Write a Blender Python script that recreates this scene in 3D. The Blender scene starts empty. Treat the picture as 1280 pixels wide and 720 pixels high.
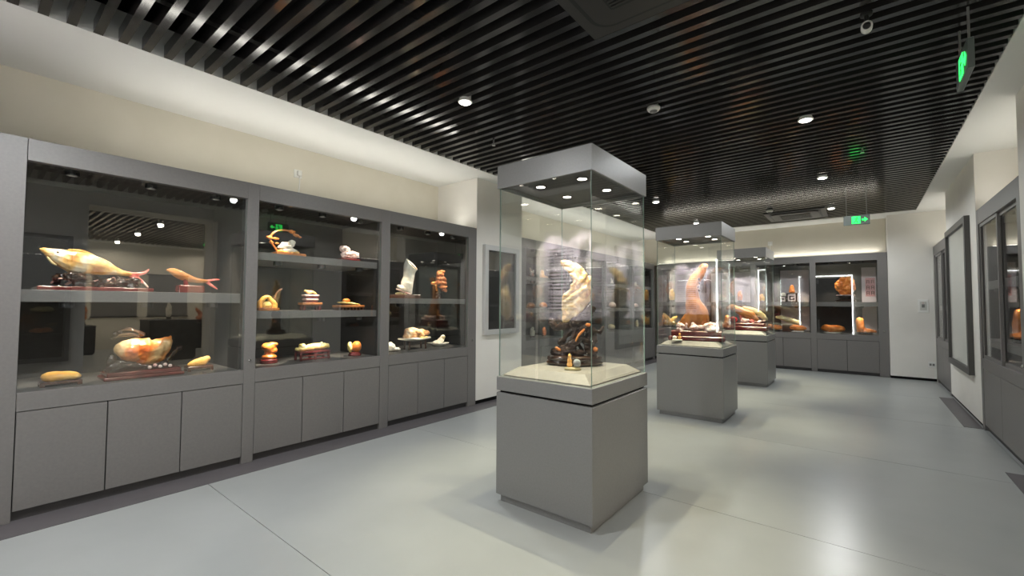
import bpy, bmesh, math, random
from mathutils import Vector, Matrix, noise
random.seed(7)
S = bpy.context.scene
COL = S.collection
PI = math.pi

# ------------------------------------------------------------------ camera
YAW, PITCH, ROLL, FPX, EYE = math.radians(38.6775), math.radians(2.162), math.radians(0.27), 547.43, 1.35
_f = Vector((-math.sin(YAW)*math.cos(PITCH), math.cos(YAW)*math.cos(PITCH), math.sin(PITCH)))
_r = Vector((math.cos(YAW), math.sin(YAW), 0)); _u = _r.cross(_f)
_r2 = _r*math.cos(ROLL) + _u*math.sin(ROLL); _u2 = _r2.cross(_f)
cam_d = bpy.data.cameras.new('camera'); cam = bpy.data.objects.new('camera', cam_d); COL.objects.link(cam)
m = Matrix.Identity(4)
for i in range(3):
    m[i][0], m[i][1], m[i][2] = _r2[i], _u2[i], -_f[i]
m[2][3] = EYE
cam.matrix_world = m
cam_d.sensor_width = 36; cam_d.lens = FPX/1280*36; cam_d.clip_start = .05; cam_d.clip_end = 60
S.camera = cam
def P(px, py, **k):
    """pixel -> point on the plane x=, y= or z="""
    r = _r2*((px-640)/FPX) + _u2*((360-py)/FPX) + _f
    a = {'x': 0, 'y': 1, 'z': 2}[list(k)[0]]; v = list(k.values())[0]
    o = Vector((0, 0, EYE)); t = (v-o[a])/r[a]
    return o + r*t
def MPP(p):   # metres per pixel at a point
    return (Vector(p)-Vector((0, 0, EYE))).dot(_f)/FPX

# ------------------------------------------------------------------ world, exposure
w = bpy.data.worlds.new('world'); S.world = w; w.use_nodes = True
w.node_tree.nodes['Background'].inputs[0].default_value = (.5, .5, .52, 1)
w.node_tree.nodes['Background'].inputs[1].default_value = .05
S.view_settings.view_transform = 'Standard'; S.view_settings.look = 'None'
S.view_settings.exposure = 0.0; S.view_settings.gamma = 1; S.view_settings.use_curve_mapping = False
S.cycles.transparent_max_bounces = 40
S.cycles.max_bounces = 8; S.cycles.glossy_bounces = 5; S.cycles.diffuse_bounces = 5
S.cycles.sample_clamp_indirect = 60
# light levels (watts)
W_DOWN, W_FILL, W_HOOD, W_CASE, W_ANNEX = 88, 3.5, 50, 78.0, 130
WARM, NEUT, COOL = (1, .86, .68), (1, .96, .9), (.95, .98, 1)

# ------------------------------------------------------------------ materials
def newmat(name):
    M = bpy.data.materials.new(name); M.use_nodes = True
    nt = M.node_tree; nt.nodes.clear()
    out = nt.nodes.new('ShaderNodeOutputMaterial')
    return M, nt, out
def rgb(c): return (c[0], c[1], c[2], 1)
def srgb(*c):
    return tuple(((v/255)/12.92 if v/255 <= .04045 else ((v/255+.055)/1.055)**2.4) for v in c)
def mat(name, col, rough=.5, metal=0., spec=.5, var=None, scale=8., bump=0., stops=None, coat=0., detail=4., dist=0.):
    """principled with noise-driven colour variation; stops = list of (pos, colour) for a ramp"""
    M, nt, out = newmat(name)
    b = nt.nodes.new('ShaderNodeBsdfPrincipled'); nt.links.new(b.outputs[0], out.inputs[0])
    b.inputs['Base Color'].default_value = rgb(col); b.inputs['Roughness'].default_value = rough
    b.inputs['Metallic'].default_value = metal; b.inputs['Specular IOR Level'].default_value = spec
    b.inputs['Coat Weight'].default_value = coat; b.inputs['Coat Roughness'].default_value = .08
    if var is not None or stops or bump:
        tc = nt.nodes.new('ShaderNodeTexCoord'); n = nt.nodes.new('ShaderNodeTexNoise')
        n.inputs['Scale'].default_value = scale; n.inputs['Detail'].default_value = detail
        n.inputs['Distortion'].default_value = dist
        nt.links.new(tc.outputs['Object'], n.inputs['Vector'])
        if var is not None or stops:
            r = nt.nodes.new('ShaderNodeValToRGB')
            st = stops or [(.3, col), (.7, var)]
            r.color_ramp.elements[0].position = st[0][0]; r.color_ramp.elements[0].color = rgb(st[0][1])
            r.color_ramp.elements[1].position = st[-1][0]; r.color_ramp.elements[1].color = rgb(st[-1][1])
            for p, c in st[1:-1]:
                e = r.color_ramp.elements.new(p); e.color = rgb(c)
            nt.links.new(n.outputs[0], r.inputs[0]); nt.links.new(r.outputs[0], b.inputs['Base Color'])
        if bump:
            bp = nt.nodes.new('ShaderNodeBump'); bp.inputs['Strength'].default_value = bump; bp.inputs['Distance'].default_value = .01
            nt.links.new(n.outputs[0], bp.inputs['Height']); nt.links.new(bp.outputs[0], b.inputs['Normal'])
    return M
def emit(name, col, strength):
    M, nt, out = newmat(name)
    e = nt.nodes.new('ShaderNodeEmission'); e.inputs[0].default_value = rgb(col); e.inputs[1].default_value = strength
    nt.links.new(e.outputs[0], out.inputs[0]); return M
def glassmat(name, tint, base, edge, rough=0.):
    M, nt, out = newmat(name)
    t = nt.nodes.new('ShaderNodeBsdfTransparent'); t.inputs[0].default_value = rgb(tint)
    g = nt.nodes.new('ShaderNodeBsdfGlossy'); g.inputs['Roughness'].default_value = rough; g.inputs[0].default_value = (1, 1, 1, 1)
    lw = nt.nodes.new('ShaderNodeLayerWeight'); lw.inputs[0].default_value = .5
    p = nt.nodes.new('ShaderNodeMath'); p.operation = 'POWER'; p.inputs[1].default_value = 4.5
    q = nt.nodes.new('ShaderNodeMath'); q.operation = 'MULTIPLY_ADD'; q.inputs[1].default_value = edge; q.inputs[2].default_value = base
    mx = nt.nodes.new('ShaderNodeMixShader')
    nt.links.new(lw.outputs['Facing'], p.inputs[0]); nt.links.new(p.outputs[0], q.inputs[0]); nt.links.new(q.outputs[0], mx.inputs[0])
    nt.links.new(t.outputs[0], mx.inputs[1]); nt.links.new(g.outputs[0], mx.inputs[2]); nt.links.new(mx.outputs[0], out.inputs[0])
    return M
MAT = dict(
    cab=mat('cabinet_grey', srgb(112, 109, 107), .42, 0, .5, srgb(118, 115, 112), 60, .03),
    cab_in=mat('cabinet_inside', srgb(54, 53, 52), .55, 0, .35, srgb(60, 59, 58), 20),
    cab_dark=mat('plinth_dark', srgb(60, 58, 58), .5),
    case=mat('case_grey', srgb(130, 129, 127), .36, .2, .5, srgb(136, 135, 133), 90, .03),
    deck=mat('deck_grey', srgb(92, 91, 89), .4, 0, .5, srgb(98, 97, 95), 12),
    wood_pale=mat('platform_oak', srgb(122, 119, 114), .5, 0, .4, srgb(130, 127, 121), 30),
    wall=mat('wall_plaster', srgb(226, 223, 216), .8, 0, .3, srgb(231, 228, 221), 3, .02),
    beige=mat('wall_beige', srgb(213, 208, 193), .85, 0, .3, srgb(219, 214, 200), 2.5, .02),
    soffit=mat('soffit_white', srgb(226, 226, 222), .8, 0, .3),
    black=mat('plenum_black', (.006, .006, .006), .8, 0, .2),
    slat=mat('slat_metal', srgb(44, 43, 42), .13, 0, .5),
    floor=mat('floor_slab', srgb(158, 161, 159), .28, 0, .4, srgb(167, 170, 168), 1.6, .01, detail=6),
    joint=mat('floor_joint', srgb(90, 90, 86), .8),
    border=mat('floor_border', srgb(92, 88, 90), .4, 0, .4, srgb(98, 94, 96), 9),
    acgrey=mat('ac_plastic', srgb(52, 50, 46), .45), acdark=mat('ac_dark', srgb(24, 24, 23), .5),
    white=mat('white_plastic', srgb(232, 232, 228), .4), grey=mat('grey_plastic', srgb(120, 120, 118), .4),
    chrome=mat('chrome', srgb(210, 210, 208), .15, 1.),
    framew=mat('frame_silver', srgb(205, 205, 203), .35, .3), framed=mat('frame_dark', srgb(82, 80, 78), .4),
    panel_dark=mat('panel_dark', srgb(26, 26, 27), .4),
    print_pale=mat('print_pale', srgb(196, 196, 190), .5, 0, .4, srgb(206, 206, 200), 3),
    lilac=mat('board_lilac', srgb(186, 178, 184), .6, 0, .3, srgb(196, 188, 192), 4),
    ink=mat('ink', srgb(18, 17, 18), .8, 0, .1), pinkprint=mat('print_pink', srgb(190, 140, 142), .6),
    lamp=emit('lamp_lens', (1, .93, .84), 30), lamp_s=emit('lamp_lens_small', (1, .9, .78), 14), fill_tube_lit=emit('fill_tube_lit', (1, .95, .85), 1.2), led=emit('led_tube', (.95, .98, 1), 14),
    sign_green=emit('sign_green', (.03, .9, .12), 3.0), sign_face=mat('sign_face', srgb(100, 108, 104), .3),
    glass=glassmat('glass', (.985, .995, .988), .07, .6), glass_edge=mat('glass_edge', srgb(118, 140, 132), .15, 0, .6),
    case_glass=glassmat('case_glass', (.985, .995, .988), .072, .55),
    clearball=mat('clear_ball', srgb(120, 124, 128), .06, 0, 1., srgb(150, 154, 158), 30, 0, None, 1.),
    # stones and woods
    cream=mat('stone_cream', srgb(220, 200, 160), .35, 0, .5, None, 14, .35, [(.28, srgb(136, 84, 38)), (.44, srgb(186, 152, 100)), (.7, srgb(204, 188, 154))], .15),
    brown=mat('stone_brown', srgb(206, 150, 92), .3, 0, .5, None, 7, .1, [(.28, srgb(104, 56, 22)), (.5, srgb(154, 96, 44)), (.72, srgb(176, 120, 64))], .25),
    orange=mat('stone_orange', srgb(222, 130, 56), .3, 0, .5, None, 12, .12, [(.25, srgb(176, 84, 30)), (.5, srgb(222, 128, 52)), (.75, srgb(240, 172, 96))], .25),
    honey=mat('stone_honey', srgb(236, 182, 88), .3, 0, .5, None, 10, .1, [(.25, srgb(212, 140, 52)), (.5, srgb(240, 186, 92)), (.75, srgb(250, 222, 160))], .2),
    ham=mat('stone_ham', srgb(224, 180, 120), .3, 0, .5, None, 6, .15, [(.3, srgb(168, 72, 22)), (.44, srgb(204, 122, 56)), (.54, srgb(196, 160, 112)), (.75, srgb(216, 188, 138))], .25, 5, .6),
    fish=mat('stone_fish', srgb(236, 206, 150), .3, 0, .5, None, 9, .1, [(.34, srgb(160, 98, 36)), (.5, srgb(208, 166, 98)), (.64, srgb(214, 204, 182))], .25),
    white_st=mat('stone_white', srgb(244, 240, 228), .35, 0, .5, None, 12, .2, [(.25, srgb(214, 204, 178)), (.6, srgb(246, 242, 230))], .15),
    pinkw=mat('stone_pinkwhite', srgb(240, 214, 208), .3, 0, .5, None, 18, .4, [(.3, srgb(204, 132, 116)), (.5, srgb(240, 212, 204)), (.7, srgb(252, 244, 240))], .15),
    yellow=mat('stone_yellow', srgb(232, 214, 138), .3, 0, .5, None, 18, .2, [(.3, srgb(196, 164, 72)), (.55, srgb(234, 216, 140)), (.8, srgb(250, 244, 210))], .2),
    meat=mat('stone_meat', srgb(232, 176, 120), .3, 0, .5, None, 14, .3, [(.3, srgb(176, 92, 50)), (.5, srgb(236, 180, 124)), (.72, srgb(250, 232, 200))], .3),
    rust=mat('stone_rust', srgb(170, 96, 50), .35, 0, .5, None, 14, .3, [(.3, srgb(116, 58, 28)), (.5, srgb(182, 104, 56)), (.75, srgb(226, 160, 100))], .2),
    olive=mat('stone_olive', srgb(150, 140, 104), .35, 0, .5, srgb(186, 172, 126), 10, .2),
    cherry=mat('stone_cherry', srgb(122, 22, 30), .12, 0, .6, srgb(150, 40, 44), 9, 0, None, .5),
    wood_blk=mat('wood_black', srgb(30, 22, 19), .14, 0, .6, srgb(54, 36, 27), 22, .35, None, .9),
    wood_red=mat('wood_red', srgb(84, 26, 27), .25, 0, .5, srgb(112, 42, 40), 16, .1, None, .4),
    wood_brn=mat('wood_brown', srgb(62, 36, 25), .28, 0, .5, srgb(88, 54, 36), 18, .1, None, .3),
    wood_tan=mat('wood_tan', srgb(166, 98, 50), .35, 0, .5, srgb(196, 128, 70), 18, .15, None, .2),
    amber=mat('stone_amber', srgb(226, 160, 84), .25, 0, .5, srgb(240, 190, 120), 20),
    redcoral=mat('stone_coral', srgb(190, 52, 44), .3, 0, .5, srgb(230, 150, 140), 24),
    rubber=mat('tripod_black', srgb(24, 24, 24), .5))

# ------------------------------------------------------------------ mesh helpers
def box(bm, x0, x1, y0, y1, z0, z1, mi=0):
    v = [bm.verts.new((x, y, z)) for z in (z0, z1) for y in (y0, y1) for x in (x0, x1)]
    fs = []
    for q in ((0, 2, 3, 1), (4, 5, 7, 6), (0, 1, 5, 4), (2, 6, 7, 3), (0, 4, 6, 2), (1, 3, 7, 5)):
        f = bm.faces.new([v[i] for i in q]); f.material_index = mi; fs.append(f)
    return fs
def ring(c, ax, r, n, sx=1., sy=1.):
    ax = Vector(ax).normalized()
    a = ax.orthogonal().normalized() if abs(ax.z) < .95 else Vector((1, 0, 0))
    if abs(ax.z) < .95: a = ax.cross(Vector((0, 0, 1))).normalized()
    b = ax.cross(a).normalized()
    return [Vector(c) + a*(math.cos(2*PI*i/n)*r*sx) + b*(math.sin(2*PI*i/n)*r*sy) for i in range(n)]
def tube(bm, pts, rad, n=8, caps=True, sx=1., sy=1.):
    pts = [Vector(p) for p in pts]
    if not isinstance(rad, (list, tuple)): rad = [rad]*len(pts)
    rings = []; prev = None
    for i, p in enumerate(pts):
        d = pts[min(i+1, len(pts)-1)] - pts[max(i-1, 0)]
        d = d.normalized() if d.length > 1e-9 else Vector((0, 0, 1))
        if prev is None:
            a = d.cross(Vector((0, 0, 1)))
            if a.length < .05: a = Vector((1, 0, 0)) - d*d.x
        else:
            a = prev - d*prev.dot(d)
        a.normalize(); prev = a; b = d.cross(a)
        rings.append([bm.verts.new(p + a*(math.cos(2*PI*k/n)*rad[i]*sx) + b*(math.sin(2*PI*k/n)*rad[i]*sy)) for k in range(n)])
    for r0, r1 in zip(rings, rings[1:]):
        for k in range(n): bm.faces.new((r0[k], r0[(k+1) % n], r1[(k+1) % n], r1[k]))
    if caps:
        bm.faces.new(rings[0][::-1]); bm.faces.new(rings[-1])
def lathe(bm, prof, n=24, c=(0, 0, 0), sx=1., sy=1.):
    rings = [[bm.verts.new((c[0]+math.cos(2*PI*k/n)*r*sx, c[1]+math.sin(2*PI*k/n)*r*sy, c[2]+z)) for k in range(n)] for r, z in prof]
    for r0, r1 in zip(rings, rings[1:]):
        for k in range(n): bm.faces.new((r0[k], r0[(k+1) % n], r1[(k+1) % n], r1[k]))
    bm.faces.new(rings[0][::-1]); bm.faces.new(rings[-1])
def ell(bm, c, r, rot=0., sub=2):
    mt = Matrix.Translation(Vector(c)) @ Matrix.Rotation(rot, 4, 'Y') @ Matrix.Diagonal((r[0], r[1], r[2], 1))
    bmesh.ops.create_icosphere(bm, subdivisions=sub, radius=1, matrix=mt)
def prism(bm, outline, y0, y1):
    """outline of (x, z) points extruded along y"""
    a = [bm.verts.new((x, y0, z)) for x, z in outline]; b = [bm.verts.new((x, y1, z)) for x, z in outline]
    n = len(outline)
    bm.faces.new(a); bm.faces.new(b[::-1])
    for i in range(n): bm.faces.new((a[i], b[i], b[(i+1) % n], a[(i+1) % n]))
def link(name, me, mats, parent=None, smooth=False, loc=None):
    if smooth:
        for p in me.polygons: p.use_smooth = True
    if not isinstance(mats, (list, tuple)): mats = [mats]
    if not me.materials:
        for mm in mats: me.materials.append(MAT[mm] if isinstance(mm, str) else mm)
    o = bpy.data.objects.new(name, me); COL.objects.link(o)
    if parent: o.parent = parent
    if loc: o.location = loc
    return o
def obj(name, bm, mats, parent=None, smooth=False, loc=None, bevel=0., k=None):
    if bevel:
        bmesh.ops.bevel(bm, geom=bm.edges[:], offset=bevel, segments=1, affect='EDGES', profile=.5)
    bmesh.ops.recalc_face_normals(bm, faces=bm.faces[:])
    if k:
        for v in bm.verts: v.co = Vector((v.co.x*k[0], v.co.y*k[1], v.co.z*k[2]))
    me = bpy.data.meshes.new(name); bm.to_mesh(me); bm.free()
    return link(name, me, mats, parent, smooth, loc)
def B(name, dims, mats, parent=None, bevel=0., loc=None):
    bm = bmesh.new(); box(bm, *dims); return obj(name, bm, mats, parent, loc=loc, bevel=bevel)
def tag(o, label, cat, group=None):
    o['label'] = label; o['category'] = cat
    if group: o['group'] = group
    return o
def struct(o): o['kind'] = 'structure'; return o
def thing(name, label, cat, loc=(0, 0, 0), rz=0., group=None):
    o = bpy.data.objects.new(name, None); COL.objects.link(o)
    o.location = loc; o.rotation_euler = (0, 0, rz); o.empty_display_size = .1
    return tag(o, label, cat, group)
def spot(parent, loc, target, watts, angle, blend=.5, col=NEUT, size=.03, name='bulb'):
    d = bpy.data.lights.new(name, 'SPOT'); d.energy = watts; d.spot_size = math.radians(angle); d.spot_blend = blend
    d.color = col; d.shadow_soft_size = size
    o = bpy.data.objects.new(name, d); COL.objects.link(o); o.parent = parent; o.location = loc
    o.rotation_euler = (Vector(target)-Vector(loc)).to_track_quat('-Z', 'Y').to_euler()
    return o
def area(parent, loc, sx, sy, watts, direction, col=NEUT, name='fill_area'):
    d = bpy.data.lights.new(name, 'AREA'); d.shape = 'RECTANGLE'; d.size = sx; d.size_y = sy; d.energy = watts; d.color = col
    o = bpy.data.objects.new(name, d); COL.objects.link(o); o.parent = parent; o.location = loc
    o.rotation_euler = Vector(direction).to_track_quat('-Z', 'Y').to_euler()
    return o
def blob_mesh(bm, voxel, amp=0., freq=1., oct=3, smooth_it=1, k=(1, 1, 1), flat=None, seed=0., clip=None):
    """union of closed shapes -> one skin, then carved by noise"""
    me = bpy.data.meshes.new('tmp'); bmesh.ops.recalc_face_normals(bm, faces=bm.faces[:]); bm.to_mesh(me); bm.free()
    o = bpy.data.objects.new('tmp', me); COL.objects.link(o)
    md = o.modifiers.new('r', 'REMESH'); md.mode = 'VOXEL'; md.voxel_size = voxel; md.use_smooth_shade = True
    if smooth_it:
        s = o.modifiers.new('s', 'SMOOTH'); s.factor = .5; s.iterations = smooth_it
    dg = bpy.context.evaluated_depsgraph_get(); ev = o.evaluated_get(dg)
    out = bpy.data.meshes.new_from_object(ev)
    bpy.data.objects.remove(o); bpy.data.meshes.remove(me)
    out.materials.clear()
    if amp:
        ns = [v.normal.copy() for v in out.vertices]
        for v, n in zip(out.vertices, ns):
            d = noise.fractal((v.co+Vector((seed*7.3, seed*3.1, seed)))*freq, 1., 2., oct)
            v.co = v.co + n*(amp*d)
    for v in out.vertices:
        if clip:
            n = Vector(clip[1]).normalized(); d = (v.co-Vector(clip[0])).dot(n)
            if d > 0: v.co = v.co - n*d
        if flat is not None and v.co.z < flat: v.co.z = flat
        v.co = Vector((v.co.x*k[0], v.co.y*k[1], v.co.z*k[2]))
    return out
def chain(bm, pts, sy=.7, n=12):
    """smooth tapered limb through (x, z, r) points, depth flattened by sy"""
    P3 = [(p[0], p[3] if len(p) > 3 else 0, p[1]) for p in pts]; R = [p[2] for p in pts]
    xs = []; rs = []
    for i in range(len(P3)-1):
        p0, p1, p2, p3 = (Vector(P3[max(i-1, 0)]), Vector(P3[i]), Vector(P3[i+1]), Vector(P3[min(i+2, len(P3)-1)]))
        for t in (0, .25, .5, .75):
            xs.append(.5*((2*p1)+(p2-p0)*t+(2*p0-5*p1+4*p2-p3)*t*t+(3*p1-p0-3*p2+p3)*t**3)); rs.append(R[i]+(R[i+1]-R[i])*t)
    xs.append(Vector(P3[-1])); rs.append(R[-1])
    for c, r in ((xs[0], rs[0]), (xs[-1], rs[-1])): ell(bm, c, (r, r*sy, r), 0, 2)
    # rings kept in the x-z plane's normal frame so the depth factor applies to y
    prev = []
    for i, p in enumerate(xs):
        d = xs[min(i+1, len(xs)-1)]-xs[max(i-1, 0)]; d.normalize()
        a = Vector((d.z, 0, -d.x));  a = a.normalized() if a.length > 1e-6 else Vector((1, 0, 0))
        b = Vector((0, 1, 0))
        prev.append([bm.verts.new(p+a*math.cos(2*PI*k/n)*rs[i]+b*math.sin(2*PI*k/n)*rs[i]*sy) for k in range(n)])
    for r0, r1 in zip(prev, prev[1:]):
        for k in range(n): bm.faces.new((r0[k], r0[(k+1) % n], r1[(k+1) % n], r1[k]))
    bm.faces.new(prev[0][::-1]); bm.faces.new(prev[-1])
class Piece:
    """an exhibit: an empty at its base; its parts are drawn in photo pixels (x right, z up from the base centre) and scaled to metres here"""
    def __init__(s, name, label, cat, loc, rz, kx=1., ky=None, k=None, group=None):
        s.root = thing(name, label, cat, loc, rz, group); q = k or MPP(loc); s.k = (q*kx, q if ky is None else ky, q); s.seed = random.random()*9
    def blob(s, name, build, m, voxel=1.2, amp=0., freq=.1, oct=3, sm=1, flat=None, parent=None, clip=None):
        bm = bmesh.new(); build(bm)
        me = blob_mesh(bm, voxel, amp, freq, oct, sm, s.k, flat, s.seed, clip)
        return link(name, me, m, parent or s.root, True)
    def hard(s, name, build, m, smooth=False, parent=None, bevel=0.):
        bm = bmesh.new(); build(bm); return obj(name, bm, m, parent or s.root, smooth, k=s.k, bevel=bevel)
def face_cam(loc): return math.atan2(-loc[0], loc[1])     # local +y away from the camera
RZ_L, RZ_B, RZ_R = PI/2, 0., -PI/2
def wallkx(loc, rz):
    d = math.atan2(-loc[0], loc[1]); return 1/max(.35, math.cos(d-rz))

# ------------------------------------------------------------------ the room
XL, XR, YB, YF, ZC = -4.09, 1.015, 11.0, -1.07, 3.085
XREC, XRR = -4.88, 1.36                     # recessed wall planes behind the cabinets
OP0, OP1, OPZ = 1.15, 2.87, 2.86            # opening to the next room, in the right wall
PT0, PT1, PTZ = -2.86, -.36, 2.56           # entrance portal behind the camera
floor = struct(B('floor', (-5.1, 9.2, -4.2, 11.8, -.15, -.03), 'joint'))
ys = [-4.2] + [1.18+1.94*i for i in range(-2, 6)] + [11.8]
for a, b in zip(ys, ys[1:]):
    B('floor_slab', (-3.84, XR-.0, a+.002, b-.002, -.03, 0), 'floor', floor)
    B('floor_slab', (XR+.003, 9.2, a+.002, b-.002, -.03, 0), 'floor', floor)
B('floor_border', (-5.1, -3.843, -1.0, 11.0, -.03, .002), 'border', floor)
B('floor_border', (.86, XR-.002, 7.06, 9.12, -.01, .003), 'border', floor)
B('floor_border', (.88, XR-.002, 2.9, 5.35, -.01, .003), 'border', floor)

ceiling = struct(B('ceiling', (-5.1, 9.2, -4.2, 11.8, 3.5, 3.6), 'black'))
B('soffit', (-5.0, -3.832, -1.2, 11.7, ZC, 3.3), 'soffit', ceiling)
B('soffit', (.785, 2.4, -1.2, 11.7, ZC, 3.3), 'soffit', ceiling)
B('soffit', (-3.832, .785, 10.66, 11.7, ZC, 3.3), 'soffit', ceiling)
B('soffit', (-3.832, .785, -1.2, -.8, ZC, 3.3), 'soffit', ceiling)
B('soffit', (8.3, 9.1, -1.5, 6.6, ZC, 3.3), 'soffit', ceiling)
bm = bmesh.new(); box(bm, -3.828, .781, 0, .047, ZC, ZC+.085)
me = None
for i in range(-8, 86):
    y = .217+.1217*i
    if me is None:
        o = obj('slat', bm, 'slat', ceiling); me = o.data; o.location.y = y
    else:
        link('slat', me, 'slat', ceiling, loc=(0, y, 0))
bm = bmesh.new(); box(bm, 2.41, 8.29, 0, .047, ZC, ZC+.085); me = None
for i in range(44):
    y = -.6+.1217*i
    if me is None:
        o = obj('slat', bm, 'slat', ceiling); me = o.data; o.location.y = y
    else: link('slat', me, 'slat', ceiling, loc=(0, y, 0))
for x in (-3.3, -2.2, -1.1, 0., .55):
    B('hanger_rail', (x, x+.05, -.8, 10.6, ZC+.085, ZC+.125), 'slat', ceiling)

wl = struct(B('wall_left', (-5.02, XREC, -1.2, 11.7, 0, 3.5), 'beige'))
B('pier', (XREC, XL, 4.335, 5.345, .055, ZC), 'wall', wl)
struct(B('baseboard_left', (XREC, XL-.02, 4.335, 5.345, .002, .055), 'black'))
wb = struct(B('wall_back', (-5.02, 1.6, 11.6, 11.75, 0, 3.5), 'beige'))
B('upper_wall', (XREC, .38, 11.3, 11.6, 2.39, ZC), 'beige', wb)
B('pier', (.385, 1.5, 10.95, 11.6, .05, ZC), 'wall', wb)
struct(B('baseboard_back', (.385, 1.5, 10.975, 11.6, 0, .05), 'black'))
wr = struct(B('wall_right', (XRR+.25, XRR+.35, 2.87, 11.7, 0, 3.5), 'beige'))
B('upper_wall', (XRR, XRR+.25, 5.345, 7.1, 2.43, ZC), 'beige', wr)
B('upper_wall', (XRR, XRR+.25, 9.3, 10.95, 2.43, ZC), 'beige', wr)
for a, b in ((YF, OP0), (OP1, 5.345), (7.1, 9.3)):
    B('pier', (XR, XRR+.25, a, b, .05, ZC), 'wall', wr)
    struct(B('baseboard_right', (XR+.02, XRR+.25, a, b, .003, .05), 'black'))
B('lintel', (XR, XRR+.25, OP0, OP1, OPZ, ZC), 'wall', wr)
wf = struct(B('wall_front', (-5.02, PT0, YF-.13, YF, 0, 3.5), 'beige'))
B('wall_panel', (PT1, XRR+.25, YF-.13, YF, 0, 3.5), 'beige', wf)
B('lintel', (PT0, PT1, YF-.13, YF, PTZ, 3.5), 'beige', wf)
B('corridor_wall', (-3.2, -3.1, -4.1, YF-.13, 0, 3.5), 'cab_dark', wf)
B('corridor_wall', (-.1, 0, -4.1, YF-.13, 0, 3.5), 'cab_dark', wf)
B('corridor_wall', (-3.2, 0, -4.2, -4.1, 0, 3.5), 'cab_dark', wf)
# the next room, seen mirrored in the left-hand showcase glass
wa = struct(B('wall_annex', (8.85, 9.0, -1.6, 6.7, 0, 3.5), 'beige'))
B('side_wall', (XRR+.25, 8.85, -1.6, -1.5, 0, 3.5), 'beige', wa)
B('side_wall', (XRR+.35, 8.85, 6.6, 6.7, 0, 3.5), 'beige', wa)
# LED outline of the portal
lf = thing('led_frame', 'white LED tube outline around the dark entrance portal', 'light frame', (0, YF, 0))
B('led_tube', (PT0-.05, PT0-.01, .002, .03, .02, PTZ+.05), 'led', lf)
B('led_tube', (PT1+.01, PT1+.05, .002, .03, .02, PTZ+.05), 'led', lf)
B('led_tube', (PT0-.05, PT1+.05, .002, .03, PTZ+.05, PTZ+.09), 'led', lf)

# lilac text board behind the camera (mirrored in the case glass)
tb = thing('text_board', 'lilac wall board with a dark vertical title and lines of small text', 'board', (0, YF, 0))
B('board', (-3.93, -3.03, .002, .03, 1.12, 2.5), 'lilac', tb); B('lower_panel', (-4.05, -2.95, .002, .03, .02, 1.115), 'panel_dark', tb)
def text(body, size, m, parent, loc, rot, name='lettering', extr=.002):
    c = bpy.data.curves.new(name, 'FONT'); c.body = body; c.size = size; c.extrude = extr; c.offset = size*.011; c.align_x = 'CENTER'; c.align_y = 'CENTER'
    o = bpy.data.objects.new(name, c); COL.objects.link(o)
    dg = bpy.context.evaluated_depsgraph_get(); me = bpy.data.meshes.new_from_object(o.evaluated_get(dg))
    bpy.data.objects.remove(o)
    q = link(name, me, m, parent); q.location = loc; q.rotation_euler = rot
    return q
for i, ch in enumerate('起源成因'):
    text(ch, .165, 'ink', tb, (-3.21, .032, 2.24-.165*i), (PI/2, 0, PI))
bm = bmesh.new()
for i in range(19):
    z = 2.2-i*.052; x = -3.4
    if i % 7 == 6: continue
    while x > -3.86:
        L = random.uniform(.03, .12); box(bm, max(x-L, -3.87), x, .03, .0315, z, z+.02); x -= L+.012
obj('paragraph', bm, 'ink', tb)['kind'] = 'stuff'

for x, lab in ((-3.78, 'small wall-washer lamp over the text lines of the lilac board'), (-3.22, 'small wall-washer lamp over the title of the lilac board')):
    t = thing('wall_washer', lab, 'lamp', (x, YF+.85, ZC))
    bm = bmesh.new(); lathe(bm, [(.045, .01), (.045, -.03), (.036, -.032)], 16); obj('housing', bm, 'white', t)
    bm = bmesh.new(); lathe(bm, [(.034, -.0325), (.034, -.035)], 16); obj('lens', bm, 'lamp_s', t)
    spot(t, (0, 0, -.05), (0, -.85, -1.3), 500, 44, .5, (1, .93, .92), .03)

# ------------------------------------------------------------------ showcases
def pane(name, dims, parent, m='glass', thin='y'):
    bm = bmesh.new(); fs = box(bm, *dims)
    ax = {'x': 0, 'y': 1}[thin]
    bm.normal_update()
    for f in fs:
        if abs(f.normal[ax]) < .5: f.material_index = 1
    return obj(name, bm, [m, 'glass_edge'], parent)
def disc_lamp(parent, loc, target, watts, angle=80, r=.028, col=WARM, name='spot_lamp', lens='lamp_s', baffle=.03, blend=.7, soft=.018):
    bm = bmesh.new(); hb = baffle
    lathe(bm, [(r*1.35, .002), (r*1.35, -.006-hb), (r*1.05, -.006-hb), (r*1.05, -.002)], 16); a = obj(name, bm, 'acdark', parent, loc=loc)
    bm = bmesh.new(); lathe(bm, [(r, -.0025), (r, -.0055)], 16); obj('lens', bm, lens, a)
    if watts: spot(a, (0, 0, -.012-hb), Vector(target)-Vector(loc), watts, angle, blend, col, soft)
    return a
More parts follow.
